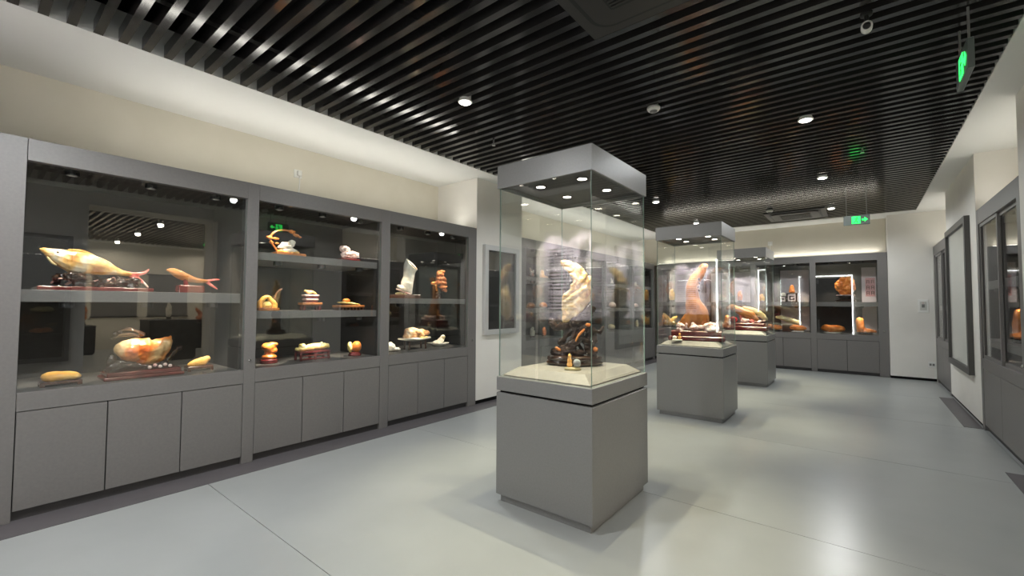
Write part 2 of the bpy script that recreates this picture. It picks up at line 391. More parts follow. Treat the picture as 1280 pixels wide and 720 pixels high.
def cabinet(label, loc, rz, W, sl, sr, D, shelves, ndoors, lamps=3, H=2.385, top=2.245, group=None, th=.08, watts=None, framed=False, backdrop=None, first=False, shelf_lamps=True):
    t = thing('display_cabinet', label, 'cabinet', loc, rz, group)
    wt = W_CASE if watts is None else watts
    x0, x1 = sl, W-sr; zs, zd = .67, .785
    if first: B('end_panel', (0, sl-.002, 0, .06, 0, H), 'cab', t, .002)
    else: B('stile', (0, sl, 0, .06, 0, H), 'cab', t, .002)
    if sr: B('stile', (x1, W, 0, .06, 0, H), 'cab', t, .002)
    B('header', (x0, x1, .001, .06, top, H), 'cab', t, .002)
    B('sill_rail', (x0, x1, .001, .06, zs, zd), 'cab', t, .002)
    n = ndoors; dw = (x1-x0)/n
    for i in range(n):
        B('door', (x0+dw*i+.003, x0+dw*(i+1)-.003, .003, .026, .062, zs-.005), 'cab', t, .0015)
    B('plinth', (x0, x1, .03, .06, 0, .062), 'cab_dark', t)
    B('carcass_front', (x0, x1, .03, .05, .062, zs), 'black', t)
    B('top_panel', (0, W, .06, D, H-.025, H), 'cab_in', t)
    B('inner_ceiling', (.02, W-.02, .06, D-.02, top, top+.02), 'cab_in', t)
    B('deck', (.02, W-.02, .06, D-.02, zd-.02, zd), 'deck' if not framed else 'cab_in', t)
    B('back_panel', (0, W, D-.02, D, 0, H-.025), 'cab_in', t)
    B('side_panel', (0, .02, .06, D-.02, 0, H-.025), 'cab_in', t); B('side_panel', (W-.02, W, .06, D-.02, 0, H-.025), 'cab_in', t)
    ls = [x0+(x1-x0)*(i+.5)/lamps for i in range(lamps)]
    for x in ls:
        disc_lamp(t, (x, .1, top), (x, .1+.24*max(.35, top-(shelves[0] if shelves else .8))/.8, top-max(.35, top-(shelves[0] if shelves else .8))), wt*(.35 if (shelves and top-shelves[0] < .6) else .8), 54)
    for z in shelves:
        sh = B('shelf', (.021, W-.021, .05, D-.021, z-th, z), 'cab', t, .002)
        if shelf_lamps:
            for x in ls: disc_lamp(t, (x, .1, z-th), (x, .34, z-th-.45), wt*.28, 56)
    if framed:
        for a, b in ((x0, (x0+x1)/2+.02), ((x0+x1)/2-.02, x1)):
            q = .02 if a == x0 else .04
            bm = bmesh.new()
            box(bm, a, a+.035, q-.008, q+.016, zd, top); box(bm, b-.035, b, q-.008, q+.016, zd, top)
            box(bm, a+.035, b-.035, q-.008, q+.016, zd, zd+.035); box(bm, a+.035, b-.035, q-.008, q+.016, top-.035, top)
            f = obj('sliding_frame', bm, 'cab', t)
            pane('glass_pane', (a+.035, b-.035, q, q+.006, zd+.035, top-.035), f)
    else:
        pane('glass_pane', (x0+.001, x1-.001, .02, .028, zd, top), t)
    if sr or not first:
        bm = bmesh.new(); lathe(bm, [(.011, 0), (.011, .012), (.007, .016)], 12)
        o = obj('lock', bm, 'chrome', t, loc=((W-sr*.5) if sr else sl*.5, 0, .865)); o.rotation_euler = (PI/2, 0, 0)
    if backdrop:
        B('backdrop_print', (backdrop[0], backdrop[1], D-.024, D-.0205, zd+.02, top-.1), 'lilac', t)
    return t
DL = .79
G1 = 'left-hand showcase bank'
u1 = cabinet('wide grey showcase with one shelf, holding the pale fish carving and the ham-shaped stone', (XL, -1.03, .002), RZ_L, 2.52, 1.25, 0, DL, [1.43], 3, first=True)
u2 = cabinet('grey showcase with two shelves, holding the arched bonsai piece and the mushroom-shaped stone', (XL, 1.49, .002), RZ_L, 1.34, .09, 0, DL, [1.80, 1.28], 3, th=.068)
u3 = cabinet('grey showcase with one shelf, holding the white boot-shaped stone, next to the silver-framed panel', (XL, 2.83, .002), RZ_L, 1.503, .11, .15, DL, [1.415], 3, th=.062)
b2 = []
for i in range(4):
    b2.append(cabinet(['grey two-shelf showcase right after the pier with the silver-framed panel', 'second grey showcase of the bank beyond the pier with the silver-framed panel',
        'third grey showcase of the bank beyond the pier with the silver-framed panel', 'last grey showcase of the left wall, next to the back wall'][i],
        (XL, 5.35+1.378*i, .002), RZ_L, 1.378, .11, .1 if i == 3 else 0, DL, [1.80, 1.28], 3, lamps=2, th=.068, watts=26))
bk = []
DB = .6
for i, (a, b, sr) in enumerate(((-4.05, -3.05, 0), (-3.05, -1.95, 0), (-1.95, -.85, 0), (-.85, .38, .147))):
    bk.append(cabinet(['back wall showcase in the left corner of the room', 'back wall showcase with lilac backdrop behind the second pedestal case',
        'back wall showcase holding the small figure on a fretwork block', 'back wall showcase beside the white pier, holding the orange boot-shaped stone'][i],
        (a, YB, .002), RZ_B, b-a, .1, sr, DB, [1.43], 2, lamps=2, th=.09, watts=45, backdrop=[(.15, .85), (.12, 1.08), (.5, 1.05), (.84, 1.07)][i]))
rt = [cabinet('wide right wall showcase with two sliding glass doors, near the dark-framed print', (XR, 7.1, .002), RZ_R, 1.75, .1, .1, .58, [1.62, 1.0], 2, lamps=3, framed=True, H=2.425, top=2.26, watts=45),
      cabinet('right wall showcase with sliding glass doors in the far corner by the switch plate', (XR, 10.945, .002), RZ_R, 1.64, .15, .1, .58, [1.36], 2, lamps=2, framed=True, H=2.425, top=2.26, watts=45)]
# cove helpers: unseen tubes added on the cabinet tops to brighten the recessed walls
def fill_light(label, loc, rz, L, watts):
    t = thing('fill_tube', label, 'lamp', loc, rz)
    B('tube_base', (0, L, -.02, .02, 0, .008), 'white', t)
    bm = bmesh.new(); tube(bm, [(0.02, 0, .0145), (L-.02, 0, .0145)], .006, 10); obj('tube', bm, 'fill_tube_lit', t)
    area(t, (L/2, 0, .03), L-.06, .05, watts, (0, -.15, 1), (1, .96, .87))
fill_light('unseen fill tube added on top of the left showcases', (XL-.3, .7, 2.387), RZ_L, 3.55, W_FILL*3.5)
fill_light('unseen fill tube added on top of the showcases beyond the pier', (XL-.3, 5.45, 2.387), RZ_L, 5.3, W_FILL*5)
fill_light('unseen fill tube added on top of the back wall showcases', (-4.0, YB+.25, 2.387), RZ_B, 4.3, W_FILL*2.0)
fill_light('unseen fill tube added on top of the near right wall showcases', (XR+.16, 7.0, 2.427), RZ_R, 1.6, W_FILL*1.0)
fill_light('unseen fill tube added on top of the far right wall showcase', (XR+.16, 10.85, 2.427), RZ_R, 1.5, W_FILL*.9)

# ------------------------------------------------------------------ free-standing pedestal cases
def pedestal(label, x0, x1, y0, y1, lights):
    cx, cy = (x0+x1)/2, (y0+y1)/2; a, b = (x1-x0)/2, (y1-y0)/2
    t = thing('pedestal_case', label, 'display case', (cx, cy, .001))
    B('foot', (-a+.025, a-.025, -b+.025, b-.025, 0, .05), 'case', t)
    B('body', (-a, a, -b, b, .05, .742), 'case', t, .003)
    B('shadow_gap', (-a+.02, a-.02, -b+.02, b-.02, .742, .757), 'black', t)
    B('collar', (-a, a, -b, b, .757, .852), 'case', t, .003)
    bm = bmesh.new()
    p, q = a-.035, b-.035
    lo = [bm.verts.new((sx*p, sy*q, .853)) for sx, sy in ((-1, -1), (1, -1), (1, 1), (-1, 1))]
    mid = [bm.verts.new((sx*p, sy*q, .862)) for sx, sy in ((-1, -1), (1, -1), (1, 1), (-1, 1))]
    hi = [bm.verts.new((sx*(p-.075), sy*(q-.075), .912)) for sx, sy in ((-1, -1), (1, -1), (1, 1), (-1, 1))]
    for r0, r1 in ((lo, mid), (mid, hi)):
        for i in range(4): bm.faces.new((r0[i], r0[(i+1) % 4], r1[(i+1) % 4], r1[i]))
    bm.faces.new(hi); bm.faces.new(lo[::-1]); obj('platform', bm, 'wood_pale', t)
    g = .012
    pane('glass_pane', (-a+g, a-g, -b+g, -b+g+.006, .853, 2.175), t, 'case_glass')
    pane('glass_pane', (-a+g, a-g, b-g-.006, b-g, .853, 2.175), t, 'case_glass')
    pane('glass_pane', (-a+g, -a+g+.006, -b+g+.007, b-g-.007, .853, 2.175), t, 'case_glass', 'x')
    pane('glass_pane', (a-g-.006, a-g, -b+g+.007, b-g-.007, .853, 2.175), t, 'case_glass', 'x')
    bm = bmesh.new(); box(bm, -a, a, -b, b, 2.21, 2.325)
    for d in ((-a, a, -b, -b+.012, 2.165, 2.21), (-a, a, b-.012, b, 2.165, 2.21), (-a, -a+.012, -b+.012, b-.012, 2.165, 2.21), (a-.012, a, -b+.012, b-.012, 2.165, 2.21)):
        box(bm, *d)
    obj('hood', bm, 'case', t)
    B('hood_lining', (-a+.022, a-.022, -b+.022, b-.022, 2.19, 2.209), 'cab_dark', t)
    for lx, ly in lights:
        disc_lamp(t, (lx*a, ly*b, 2.19), (lx*a, ly*b, .9), W_HOOD, 80, .03, (1, .9, .62), baffle=.0, blend=.35, soft=.006)
    return t
LI = [(-.4, -.5), (.5, -.5), (-.4, .35), (.5, .35)]
pc1 = pedestal('grey pedestal case holding the tall cream carving on a black root stand', -2.0, -1.255, 2.33, 3.175, LI)
pc2 = pedestal('grey pedestal case holding the tall brown leg-shaped stone', -2.03, -1.255, 5.44, 6.13, LI)
pc3 = pedestal('grey pedestal case holding the slanted brown slab with a cherry-red ball', -2.0, -1.24, 8.3, 9.15, LI)

# ------------------------------------------------------------------ ceiling fittings
def downlight(x, y, lab, f=1.):
    t = thing('downlight', 'round lit ceiling downlight '+lab, 'lamp', (x, y, ZC), 0, 'ceiling downlights')
    bm = bmesh.new(); lathe(bm, [(.05, .06), (.05, -.02), (.06, -.022), (.06, -.03), (.044, -.032)], 20); obj('housing', bm, 'white', t)
    bm = bmesh.new(); lathe(bm, [(.043, -.0325), (.043, -.036)], 20); obj('lens', bm, 'lamp', t)
    spot(t, (0, 0, -.05), (0, 0, -2), W_DOWN*f, 168 if x > -1 else 160, .4 if x > -1 else .55, COOL, .05)
for x, y, lab in ((-2.59, 2.59, 'between the left showcases and the cream carving case'), (-2.62, 4.78, 'hidden behind the hood of the cream carving case'), (-2.64, 7.1, 'near the left wall between the second and third pedestal cases'),
        (-2.67, 9.45, 'over the hood of the leg-shaped stone case near the back'), (-.22, 2.7, 'beside the nearest cassette air conditioner'), (-.376, 4.776, 'over the right aisle before the leg-shaped stone case'),
        (-.386, 7.094, 'over the right aisle before the hanging exit sign'), (-.397, 9.422, 'beside the cassette air conditioner at the back'), (-2.58, .2, 'by the lilac text board'), (-.38, .2, 'by the LED-lit entrance portal')):
    downlight(x, y, lab, {(-.22, 2.7): .12, (-.376, 4.776): .4, (-.386, 7.094): .65, (-2.59, 2.59): .95, (-2.62, 4.78): .7, (-2.64, 7.1): .8, (-2.58, .2): 2.7, (-.38, .2): .35, (-.397, 9.422): 1.3, (-2.67, 9.45): 1.1}.get((x, y), 1.))
def annex_downlight(x, y):
    t = thing('downlight', 'round lit downlight on the slatted ceiling of the next room', 'lamp', (x, y, ZC), 0, 'next room downlights')
    bm = bmesh.new(); lathe(bm, [(.05, .06), (.05, -.02), (.06, -.022), (.06, -.03), (.044, -.032)], 20); obj('housing', bm, 'white', t)
    bm = bmesh.new(); lathe(bm, [(.043, -.0325), (.043, -.036)], 20); obj('lens', bm, 'lamp', t)
    spot(t, (0, 0, -.05), (0, 0, -2), W_ANNEX, 172, .3, (1, .9, .76), .05)
for x in (3.6, 5.6, 7.9):
    for y in (.6, 2.6, 4.8): annex_downlight(x, y)
def detector(loc, label):
    t = thing('smoke_detector', label, 'smoke detector', loc)
    bm = bmesh.new(); lathe(bm, [(.04, .03), (.04, 0), (.055, 0), (.055, -.015), (.045, -.03)], 20); obj('base', bm, 'white', t, True)
    bm = bmesh.new(); lathe(bm, [(.032, -.03), (.03, -.04), (.012, -.045)], 20); obj('sensor', bm, 'grey', t, True)
detector((-1.392, 3.706, ZC-.01), 'white smoke detector above the pedestal case with the cream carving')
detector((-1.286, 9.076, ZC-.01), 'white smoke detector beside the far ceiling air conditioner')
for x, y, nm in ((-3.02, 3.45, 'tiny brass sprinkler head near the left soffit'), (.03, 6.1, 'tiny brass sprinkler head over the right aisle')):
    t = thing('sprinkler', nm, 'sprinkler', (x, y, ZC))
    bm = bmesh.new(); lathe(bm, [(.008, .05), (.008, -.03), (.014, -.032), (.014, -.04), (.006, -.045)], 10); obj('pipe', bm, 'grey', t)
    bm = bmesh.new(); lathe(bm, [(.02, -.05), (.02, -.053)], 12); obj('deflector', bm, 'chrome', t)
t = thing('surveillance_camera', 'small white camera hanging from the slats near the right soffit', 'camera', (.051, 3.295, ZC))
bm = bmesh.new(); lathe(bm, [(.03, .03), (.03, -.01), (.012, -.012), (.012, -.06)], 14); obj('stem', bm, 'acdark', t)
bm = bmesh.new(); tube(bm, [(.0, .04, -.07), (0, -.06, -.1)], [.028, .028], 14); obj('body', bm, 'white', t, True)
bm = bmesh.new(); tube(bm, [(.0, -.06, -.1), (0, -.072, -.1036)], [.02, .016], 14); obj('lens', bm, 'acdark', t, True)
def rrect(hx, hy, r, n=6):
    pts = []
    for cx, cy, a0 in ((hx-r, hy-r, 0), (-hx+r, hy-r, PI/2), (-hx+r, -hy+r, PI), (hx-r, -hy+r, 1.5*PI)):
        for i in range(n+1): pts.append((cx+r*math.cos(a0+PI/2*i/n), cy+r*math.sin(a0+PI/2*i/n)))
    return pts
def plate(bm, outline, z0, z1):
    a = [bm.verts.new((x, y, z0)) for x, y in outline]; b = [bm.verts.new((x, y, z1)) for x, y in outline]; n = len(outline)
    bm.faces.new(a[::-1]); bm.faces.new(b)
    for i in range(n): bm.faces.new((a[i], a[(i+1) % n], b[(i+1) % n], b[i]))
def aircon(loc, label):
    t = thing('air_conditioner', label, 'air conditioner', loc)
    bm = bmesh.new(); plate(bm, rrect(.475, .475, .01), -.012, .06); obj('frame', bm, 'acgrey', t)
    bm = bmesh.new(); plate(bm, rrect(.41, .41, .12), -.018, -.0121); obj('louvre_slot', bm, 'acdark', t)
    bm = bmesh.new(); plate(bm, rrect(.375, .375, .1), -.032, -.0181); obj('front_panel', bm, 'acgrey', t)
    bm = bmesh.new(); plate(bm, rrect(.25, .25, .02), -.034, -.0321); g = obj('grille', bm, 'acdark', t)
    bm = bmesh.new(); box(bm, -.235, .235, -.006, .006, -.04, -.0341); me = None
    for i in range(18):
        y = -.22+.0258*i
        if me is None: o = obj('grille_slat', bm, 'acgrey', g, loc=(0, y, 0)); me = o.data
        else: link('grille_slat', me, 'acgrey', g, loc=(0, y, 0))
aircon((-.85, 2.03, ZC-.002), 'dark grey ceiling cassette air conditioner above the pedestal case with the cream carving')
aircon((-.96, 9.86, ZC-.002), 'dark grey ceiling cassette air conditioner near the back wall')
def exit_sign(label, loc, rz, dangle, sc=1.):
    t = thing('exit_sign', label, 'sign', loc, rz); t.scale = (sc, sc, sc)
    B('panel', (-.15, .15, -.012, .012, -.07, .07), 'sign_face', t, .003)
    for s in (-1, 1):
        y = s*.0125
        bm = bmesh.new(); box(bm, -.05*1-.005, .045, min(y, y+s*.002), max(y, y+s*.002), -.052, .052); d = obj('pictogram', bm, 'sign_green', t)
        bm = bmesh.new(); yy = y+s*.0022      # running figure, dark on green
        def bar(x0, z0, x1, z1, r): tube(bm, [(x0, yy, z0), (x1, yy, z1)], r, 6, sy=1)
        ell(bm, (.005, yy, .034), (.009, .001, .009), 0, 1); bar(.002, .02, -.008, -.008, .006); bar(-.008, -.008, .008, -.022, .005); bar(.008, -.022, .004, -.042, .004)
        bar(-.008, -.008, -.02, -.03, .005); bar(-.02, -.03, -.038, -.032, .004); bar(.002, .018, .022, .008, .004); bar(.0, .018, -.022, .012, .004)
        for v in bm.verts: v.co.y = yy + (v.co.y-yy)*.15
        obj('figure', bm, 'panel_dark', d)
        bm = bmesh.new(); prism(bm, [(.06, -.012), (.09, -.012), (.09, -.034), (.125, 0), (.09, .034), (.09, .012), (.06, .012)], min(y, y+s*.002), max(y, y+s*.002)); obj('arrow', bm, 'sign_green', t)
    for sx in (-.115, .115):
        bm = bmesh.new(); tube(bm, [(sx, 0, .07), (sx, 0, dangle)], .005, 6); obj('hanger', bm, 'grey', t)
exit_sign('green exit sign hanging in front of the back wall, facing the room', (-.045, 8.0, 2.59), 0, ZC-2.59)
exit_sign('green exit sign hanging edge-on near the right soffit', (.51, 3.72, 2.8), RZ_R, (ZC-2.8)/1.25, 1.25)
exit_sign('green exit sign hanging in the opening to the next room', (1.9, 3.02, 2.5), RZ_R, ZC-2.5)

# ------------------------------------------------------------------ wall fittings
def frame(label, name, loc, rz, W, z0, z1, fw, m, panel, d=.05, cat='picture', deep=False):
    t = thing(name, label, cat, loc, rz)
    bm = bmesh.new()
    for q in ((0, fw, 0, d, z0, z1), (W-fw, W, 0, d, z0, z1), (fw, W-fw, 0, d, z0, z0+fw), (fw, W-fw, 0, d, z1-fw, z1)): box(bm, *q)
    obj('frame', bm, m, t)
    B('backing', (fw, W-fw, d-.018, d, z0+fw, z1-fw), panel, t)
    pane('glass_pane', (fw, W-fw, .02, .025, z0+fw, z1-fw), t)
    return t
frame('silver-framed dark glass panel on the pier beside the left showcases', 'wall_panel', (XL+.05, 4.46, 0), RZ_L, .76, .93, 2.18, .07, 'framew', 'panel_dark')
frame('dark-framed pale print on the white pier between the right wall showcases', 'wall_print', (XR-.05, 9.05, 0), RZ_R, 1.6, .54, 2.44, .075, 'framed', 'print_pale')
niche = frame('dark-framed shallow wall vitrine beside the opening to the next room', 'wall_vitrine', (XR-.22, .97, 0), RZ_R, .55, .5, 2.32, .05, 'framed', 'panel_dark', .22, 'cabinet', True)
t = thing('socket', 'white wall socket with a white plug above the left showcases', 'socket', (XREC, 2.27, 2.79), RZ_L)
B('plate', (-.045, .045, -.01, 0, -.045, .045), 'white', t, .002); B('plug', (-.015, .03, -.045, -.011, -.025, .03), 'white', t, .004)
bm = bmesh.new(); tube(bm, [(.008, -.035, -.02), (.008, -.035, -.1), (.004, -.03, -.2), (.0, -.03, -.38)], .006, 8); obj('cable', bm, 'white', t, True)
t = thing('socket', 'white wall socket with a plug above the back wall showcases', 'socket', (-1.6, 11.3, 2.75), RZ_B)
B('plate', (-.045, .045, -.01, 0, -.045, .045), 'white', t, .002); B('plug', (-.02, .02, -.04, -.011, -.025, .025), 'white', t, .004)
bm = bmesh.new(); tube(bm, [(0, -.03, -.02), (0, -.03, -.35)], .006, 8); obj('cable', bm, 'white', t, True)
t = thing('switch_plate', 'framed white switch panel on the white pier at the back', 'switch', (.862, 10.95, 1.36), RZ_B)
B('plate', (-.072, .072, -.012, 0, -.12, .12), 'white', t, .003); B('inner_plate', (-.045, .045, -.018, -.0125, -.08, .08), 'print_pale', t, .002)
B('button', (-.02, .02, -.022, -.0185, -.03, .03), 'grey', t); B('indicator', (-.005, .005, -.022, -.0185, .045, .055), 'redcoral', t)
t = thing('socket', 'low white double socket on the white pier at the back', 'socket', (.955, 10.95, .3), RZ_B)
B('plate', (-.05, .05, -.01, 0, -.05, .05), 'white', t, .002); B('outlet', (-.035, -.005, -.013, -.0105, -.02, .02), 'grey', t); B('outlet', (.005, .035, -.013, -.0105, -.02, .02), 'grey', t)

# ------------------------------------------------------------------ exhibits: helpers for stands
def plank(x0, x1, z0, z1, y0, y1): return lambda bm: box(bm, x0, x1, y0, y1, z0, z1)
def footed(p, x0, x1, z0, z1, y0, y1, m, name='stand'):
    """a carved slab on short feet"""
    h = z1-z0
    s = p.hard(name, plank(x0, x1, z0+h*.42, z1, y0, y1), m, bevel=min(.6, h*.18))
    w_ = (x1-x0)*.12
    for a in (x0, x1-w_):
        for b in (y0, y1-w_*.6):
            p.hard('foot', plank(a, a+w_, z0, z0+h*.45, b, b+w_*.6), m, parent=s)
    return s
def rocks(p, name, m, x0, x1, z0, z1, y0, y1, n, r, voxel=1., amp=.8, parent=None, seed=1):
    rnd = random.Random(seed)
    def b(bm):
        for i in range(n):
            rr = r*rnd.uniform(.6, 1.2)
            ell(bm, (rnd.uniform(x0+rr, x1-rr), rnd.uniform(y0+rr*.5, y1-rr*.5), rnd.uniform(z0, z1-rr*.6)), (rr*rnd.uniform(.8, 1.5), rr, rr*rnd.uniform(.6, 1.1)), rnd.uniform(-1, 1), 1)
    return p.blob(name, b, m, voxel, amp, .35, 3, 0, flat=z0)
def roots(bm, pts, n, r, wob, rnd):
    """n twisting strands along a guide of (x, z, y)"""
    for i in range(n):
        ph = rnd.uniform(0, 6.3); q = []; rad = []
        for j, (x, z, y) in enumerate(pts):
            a = ph+j*1.3
            q.append((x+math.cos(a)*wob, y+math.sin(a*1.4)*wob*.8, z+math.sin(a)*wob)); rad.append(r*rnd.uniform(.7, 1.25))
        tube(bm, q, rad, 7)
ZD = .789                                   # top of the showcase decks
def on_shelf(px, x, z): q = P(px, 380, x=x); return (x, q.y, z)
def LPiece(name, label, cat, px, x, z, aligned=True, group=None):
    loc = on_shelf(px, x, z)
    if aligned: return Piece(name, label, cat, loc, RZ_L, wallkx(loc, RZ_L), group=group)
    return Piece(name, label, cat, loc, face_cam(loc), group=group)

# ---- first left showcase, upper shelf
p = LPiece('fish_carving', 'pale gold fish carved in stone with a red tail, on a long red wooden board', 'carving', 121, -4.36, 1.434)
p.hard('stand', plank(-52, 52, 0, 4.5, -16, 16), 'wood_red', bevel=.6)
fb = p.blob('body', lambda bm: chain(bm, [(-50, 48, 1.2), (-45, 46, 3.8), (-35, 40.5, 9.5), (-23, 35.5, 13.5), (-9, 33, 13.2), (4, 30, 10), (14, 26.5, 6.2), (22, 24, 3.8), (30, 22.5, 3)], .62), 'fish', .9, .5, .12)
p.blob('tail', lambda bm: (chain(bm, [(22, 24, 3.6), (34, 22.5, 3.2), (44, 25, 2.2), (49, 30, .9)], .35), chain(bm, [(30, 22.5, 3), (38, 17, 3), (44, 12.5, 1.4)], .35)), 'redcoral', .7, .3, .3)
p.blob('dorsal_fin', lambda bm: chain(bm, [(-26, 49, 1.5), (-14, 48, 2.2), (0, 41, 1.4)], .3), 'fish', .6, .2, .4)
p.blob('eye', lambda bm: ell(bm, (-36, -7.3, 44.5), (1.2, .8, 1.2)), 'wood_blk', .35)
p.blob('gill', lambda bm: chain(bm, [(-44, 38, 1.2, -4), (-40, 32, 1.6, -5), (-37, 30, 1., -5)], .5), 'olive', .5)
rocks(p, 'rock_base', 'wood_blk', -42, 46, 4.5, 21, -11, 11, 60, 4.8, 1., 1.2, seed=3)
def tw(bm):
    rnd = random.Random(4)
    for i in range(6): roots(bm, [(-40+i*14, 6, 2), (-34+i*14, 13, -3), (-26+i*14, 16, 3), (-20+i*14, 8, 0)], 1, 1.5, 2, rnd)
p.blob('wave_crests', tw, 'pinkw', .8)

p = LPiece('small_fish_carving', 'small tan fish carving with a forked red tail on a red box stand', 'carving', 240, -4.36, 1.434)
p.hard('stand', plank(-15, 10, 0, 9, -9, 9), 'wood_red', bevel=.7)
p.blob('body', lambda bm: chain(bm, [(-25, 27, 1.2), (-20, 26, 4), (-13, 22, 5.5), (-4, 18, 4.6), (6, 15.5, 3), (14, 15, 2.2)], .6), 'brown', .6, .3, .2)
p.blob('tail', lambda bm: (chain(bm, [(12, 15, 2.2), (20, 17, 1.6), (28, 18, .8)], .35), chain(bm, [(14, 14.5, 2), (20, 10, 1.7), (26, 5.5, .7)], .35)), 'redcoral', .6)
p.blob('support', lambda bm: chain(bm, [(-6, 8, 3), (-7, 13, 2.4), (-8, 17, 2.4)], 1.), 'wood_red', .7, .4, .4)

# ---- first left showcase, deck
p = LPiece('bun_stone', 'flat golden bun-shaped stone on a low carved stand, in the corner by the end panel', 'stone', 80, -4.27, ZD)
footed(p, -18.5, 18.5, 0, 5.5, -10, 10, 'wood_brn')
p.blob('stone', lambda bm: (ell(bm, (0, 0, 11), (17.5, 11, 6)), ell(bm, (-6, 0, 11), (12, 10, 7)), ell(bm, (8, 0, 9.5), (11, 9, 4.5))), 'honey', .8, .6, .12, flat=5.4)
p = LPiece('ham_stone', 'large ham-shaped orange and cream stone on a dark carved stand', 'stone', 181, -4.32, ZD)
s_ = p.hard('stand', plank(-38, 38, 0, 4, -20, 20), 'wood_red', bevel=1)
p.hard('stand_top', plank(-35, 35, 4, 9, -18, 18), 'wood_red', parent=s_, bevel=1)
p.blob('stone', lambda bm: (chain(bm, [(-19, 36, 9), (-8, 34, 14), (4, 31, 17), (14, 33, 14), (23, 42, 7), (27, 47, 3)], .7), ell(bm, (-12, -3, 30), (13, 10, 11), .3), ell(bm, (8, 0, 22), (15, 11, 9)), ell(bm, (20, -2, 40), (8, 6, 8), .5)), 'ham', 1., 2.0, .07, 4)
def carv(bm):
    rnd = random.Random(8)
    roots(bm, [(-28, 52, 2), (-20, 57, 0), (-12, 60, 2), (-4, 57, 0), (0, 52, 2)], 3, 1.5, 2, rnd)
    roots(bm, [(-28, 47, 3), (-24, 52, 0), (-10, 53, 3), (0, 50, 2)], 2, 1.4, 2, rnd)
p.blob('carved_cloud', carv, 'wood_blk', .8, .4, .5)
def carv(bm):
    rnd = random.Random(9)
    chain(bm, [(-32, 12, 4), (-20, 16, 8), (-4, 13, 6), (8, 11, 4)], .9); ell(bm, (-28, 4, 20), (5, 5, 11))
    roots(bm, [(0, 10, -10), (10, 14, -12), (20, 15, -8), (30, 26, -4), (34, 32, -4)], 3, 1.6, 2.2, rnd)
    ell(bm, (36, -4, 33), (3.6, 3, 3.6)); roots(bm, [(-30, 10, -12), (-16, 18, -14), (0, 12, -12), (16, 10, -12)], 3, 1.5, 2.2, rnd)
p.blob('carved_cradle', carv, 'wood_blk', .9, .8, .4, flat=8.8)
p.blob('berries', lambda bm: [ell(bm, (x, -15, 12+(i % 2)*2), (2.2, 2, 2.2)) for i, x in enumerate((4, 9, 14, 19, 24))], 'pinkw', .6)
p = LPiece('wedge_stone', 'small golden wedge-shaped stone on a low carved stand, beside the ham-shaped stone', 'stone', 251, -4.35, ZD)
footed(p, -13, 13, 0, 6, -8, 8, 'wood_brn')
p.blob('stone', lambda bm: (chain(bm, [(-10, 8, 2), (-3, 9.5, 4.5), (4, 11, 5.5), (8, 13.5, 4)], .8)), 'honey', .6, .5, .2, flat=5.6)

# ---- second left showcase
p = LPiece('bonsai_carving', 'arched bonsai branch in orange stone over a bright white rock, on a wooden board', 'carving', 358, -4.32, 1.804)
p.hard('board', plank(-15, 18, 0, 4, -8, 8), 'wood_tan', bevel=.4)
p.blob('trunk', lambda bm: chain(bm, [(-8, 3, 1.4), (-13, 8, 1.2), (-17, 14, 1.3), (-19, 21, 1.2), (-15, 28, 1.3), (-7, 32, 1.3), (3, 32, 1.4)], .9, 8), 'wood_tan', .55)
p.blob('foliage', lambda bm: [ell(bm, c, r, 0, 1) for c, r in (((-20, 0, 21), (4.5, 3, 2.2)), ((-13, 0, 20.5), (3.5, 3, 1.8)), ((-18, 0, 15.5), (3.4, 3, 1.8)), ((-12, -1, 14.5), (2.8, 2.4, 1.2)), ((4, 0, 31.5), (4, 3.2, 2.8)), ((9, 0, 28), (4, 3, 2.2)), ((13.5, 0, 26), (3, 2, 1.4)))], 'orange', .6, .9, .5)
p.blob('rock', lambda bm: (ell(bm, (-2, 0, 12), (7, 5, 6)), ell(bm, (4, 0, 16), (4, 3.4, 5.5), .5), ell(bm, (-7, 0, 11), (4, 4, 3.4)), ell(bm, (2, 0, 7), (9, 6, 4))), 'white_st', .7, 1., .25, 4)
p.blob('rock_foot', lambda bm: [ell(bm, (x, -1, 5), (4, 5, 2.4)) for x in (-8, -2, 4, 9)], 'honey', .7, .8, .3)
p = LPiece('coral_rock', 'white and pink lumpy rock like a cauliflower on a thin red stand', 'stone', 434, -4.32, 1.804)
p.hard('stand', plank(-11.5, 11.5, 0, 3.2, -7, 7), 'wood_red', bevel=.6)
p.blob('stone', lambda bm: (ell(bm, (-4, 0, 15), (5.8, 5, 4.4)), ell(bm, (4, 0, 8.5), (8, 5.5, 5)), ell(bm, (-2, 0, 8), (6, 5, 5)), ell(bm, (9, 0, 9), (4, 4, 4))), 'pinkw', .6, 1.3, .45, 4)
p = LPiece('hollow_stone', 'arched orange stone with a glowing hollow heart, on a reddish board', 'stone', 334, -4.3, 1.284)
p.hard('board', plank(-11.5, 11.5, 0, 3.4, -7, 7), 'wood_tan', bevel=.4)
p.blob('stone', lambda bm: (chain(bm, [(-8, 4, 3), (-8, 9, 3), (-4, 15, 2.6), (0, 17, 2.4), (4, 13, 2.8), (8, 8, 3), (8, 4, 3)], 1.)), 'honey', .6, .7, .3, 4)
p.blob('heart', lambda bm: (ell(bm, (0, 1, 7), (6, 4, 5)),), 'yellow', .6, .8, .4)
p.blob('branch', lambda bm: chain(bm, [(10, 4, 1.2), (8, 10, 1.1), (9, 18, 1.2), (12, 24, 1.3), (16, 27, 1.)], 1., 8), 'wood_brn', .5, .4, .6)
p = LPiece('tiered_stone', 'reclining stone figure on two banded red and white tiers with a footed wooden table', 'stone', 388, -4.32, 1.284)
t_ = p.hard('table', plank(-11.5, 11.5, 6.6, 9.6, -6, 6), 'wood_tan', bevel=.5)
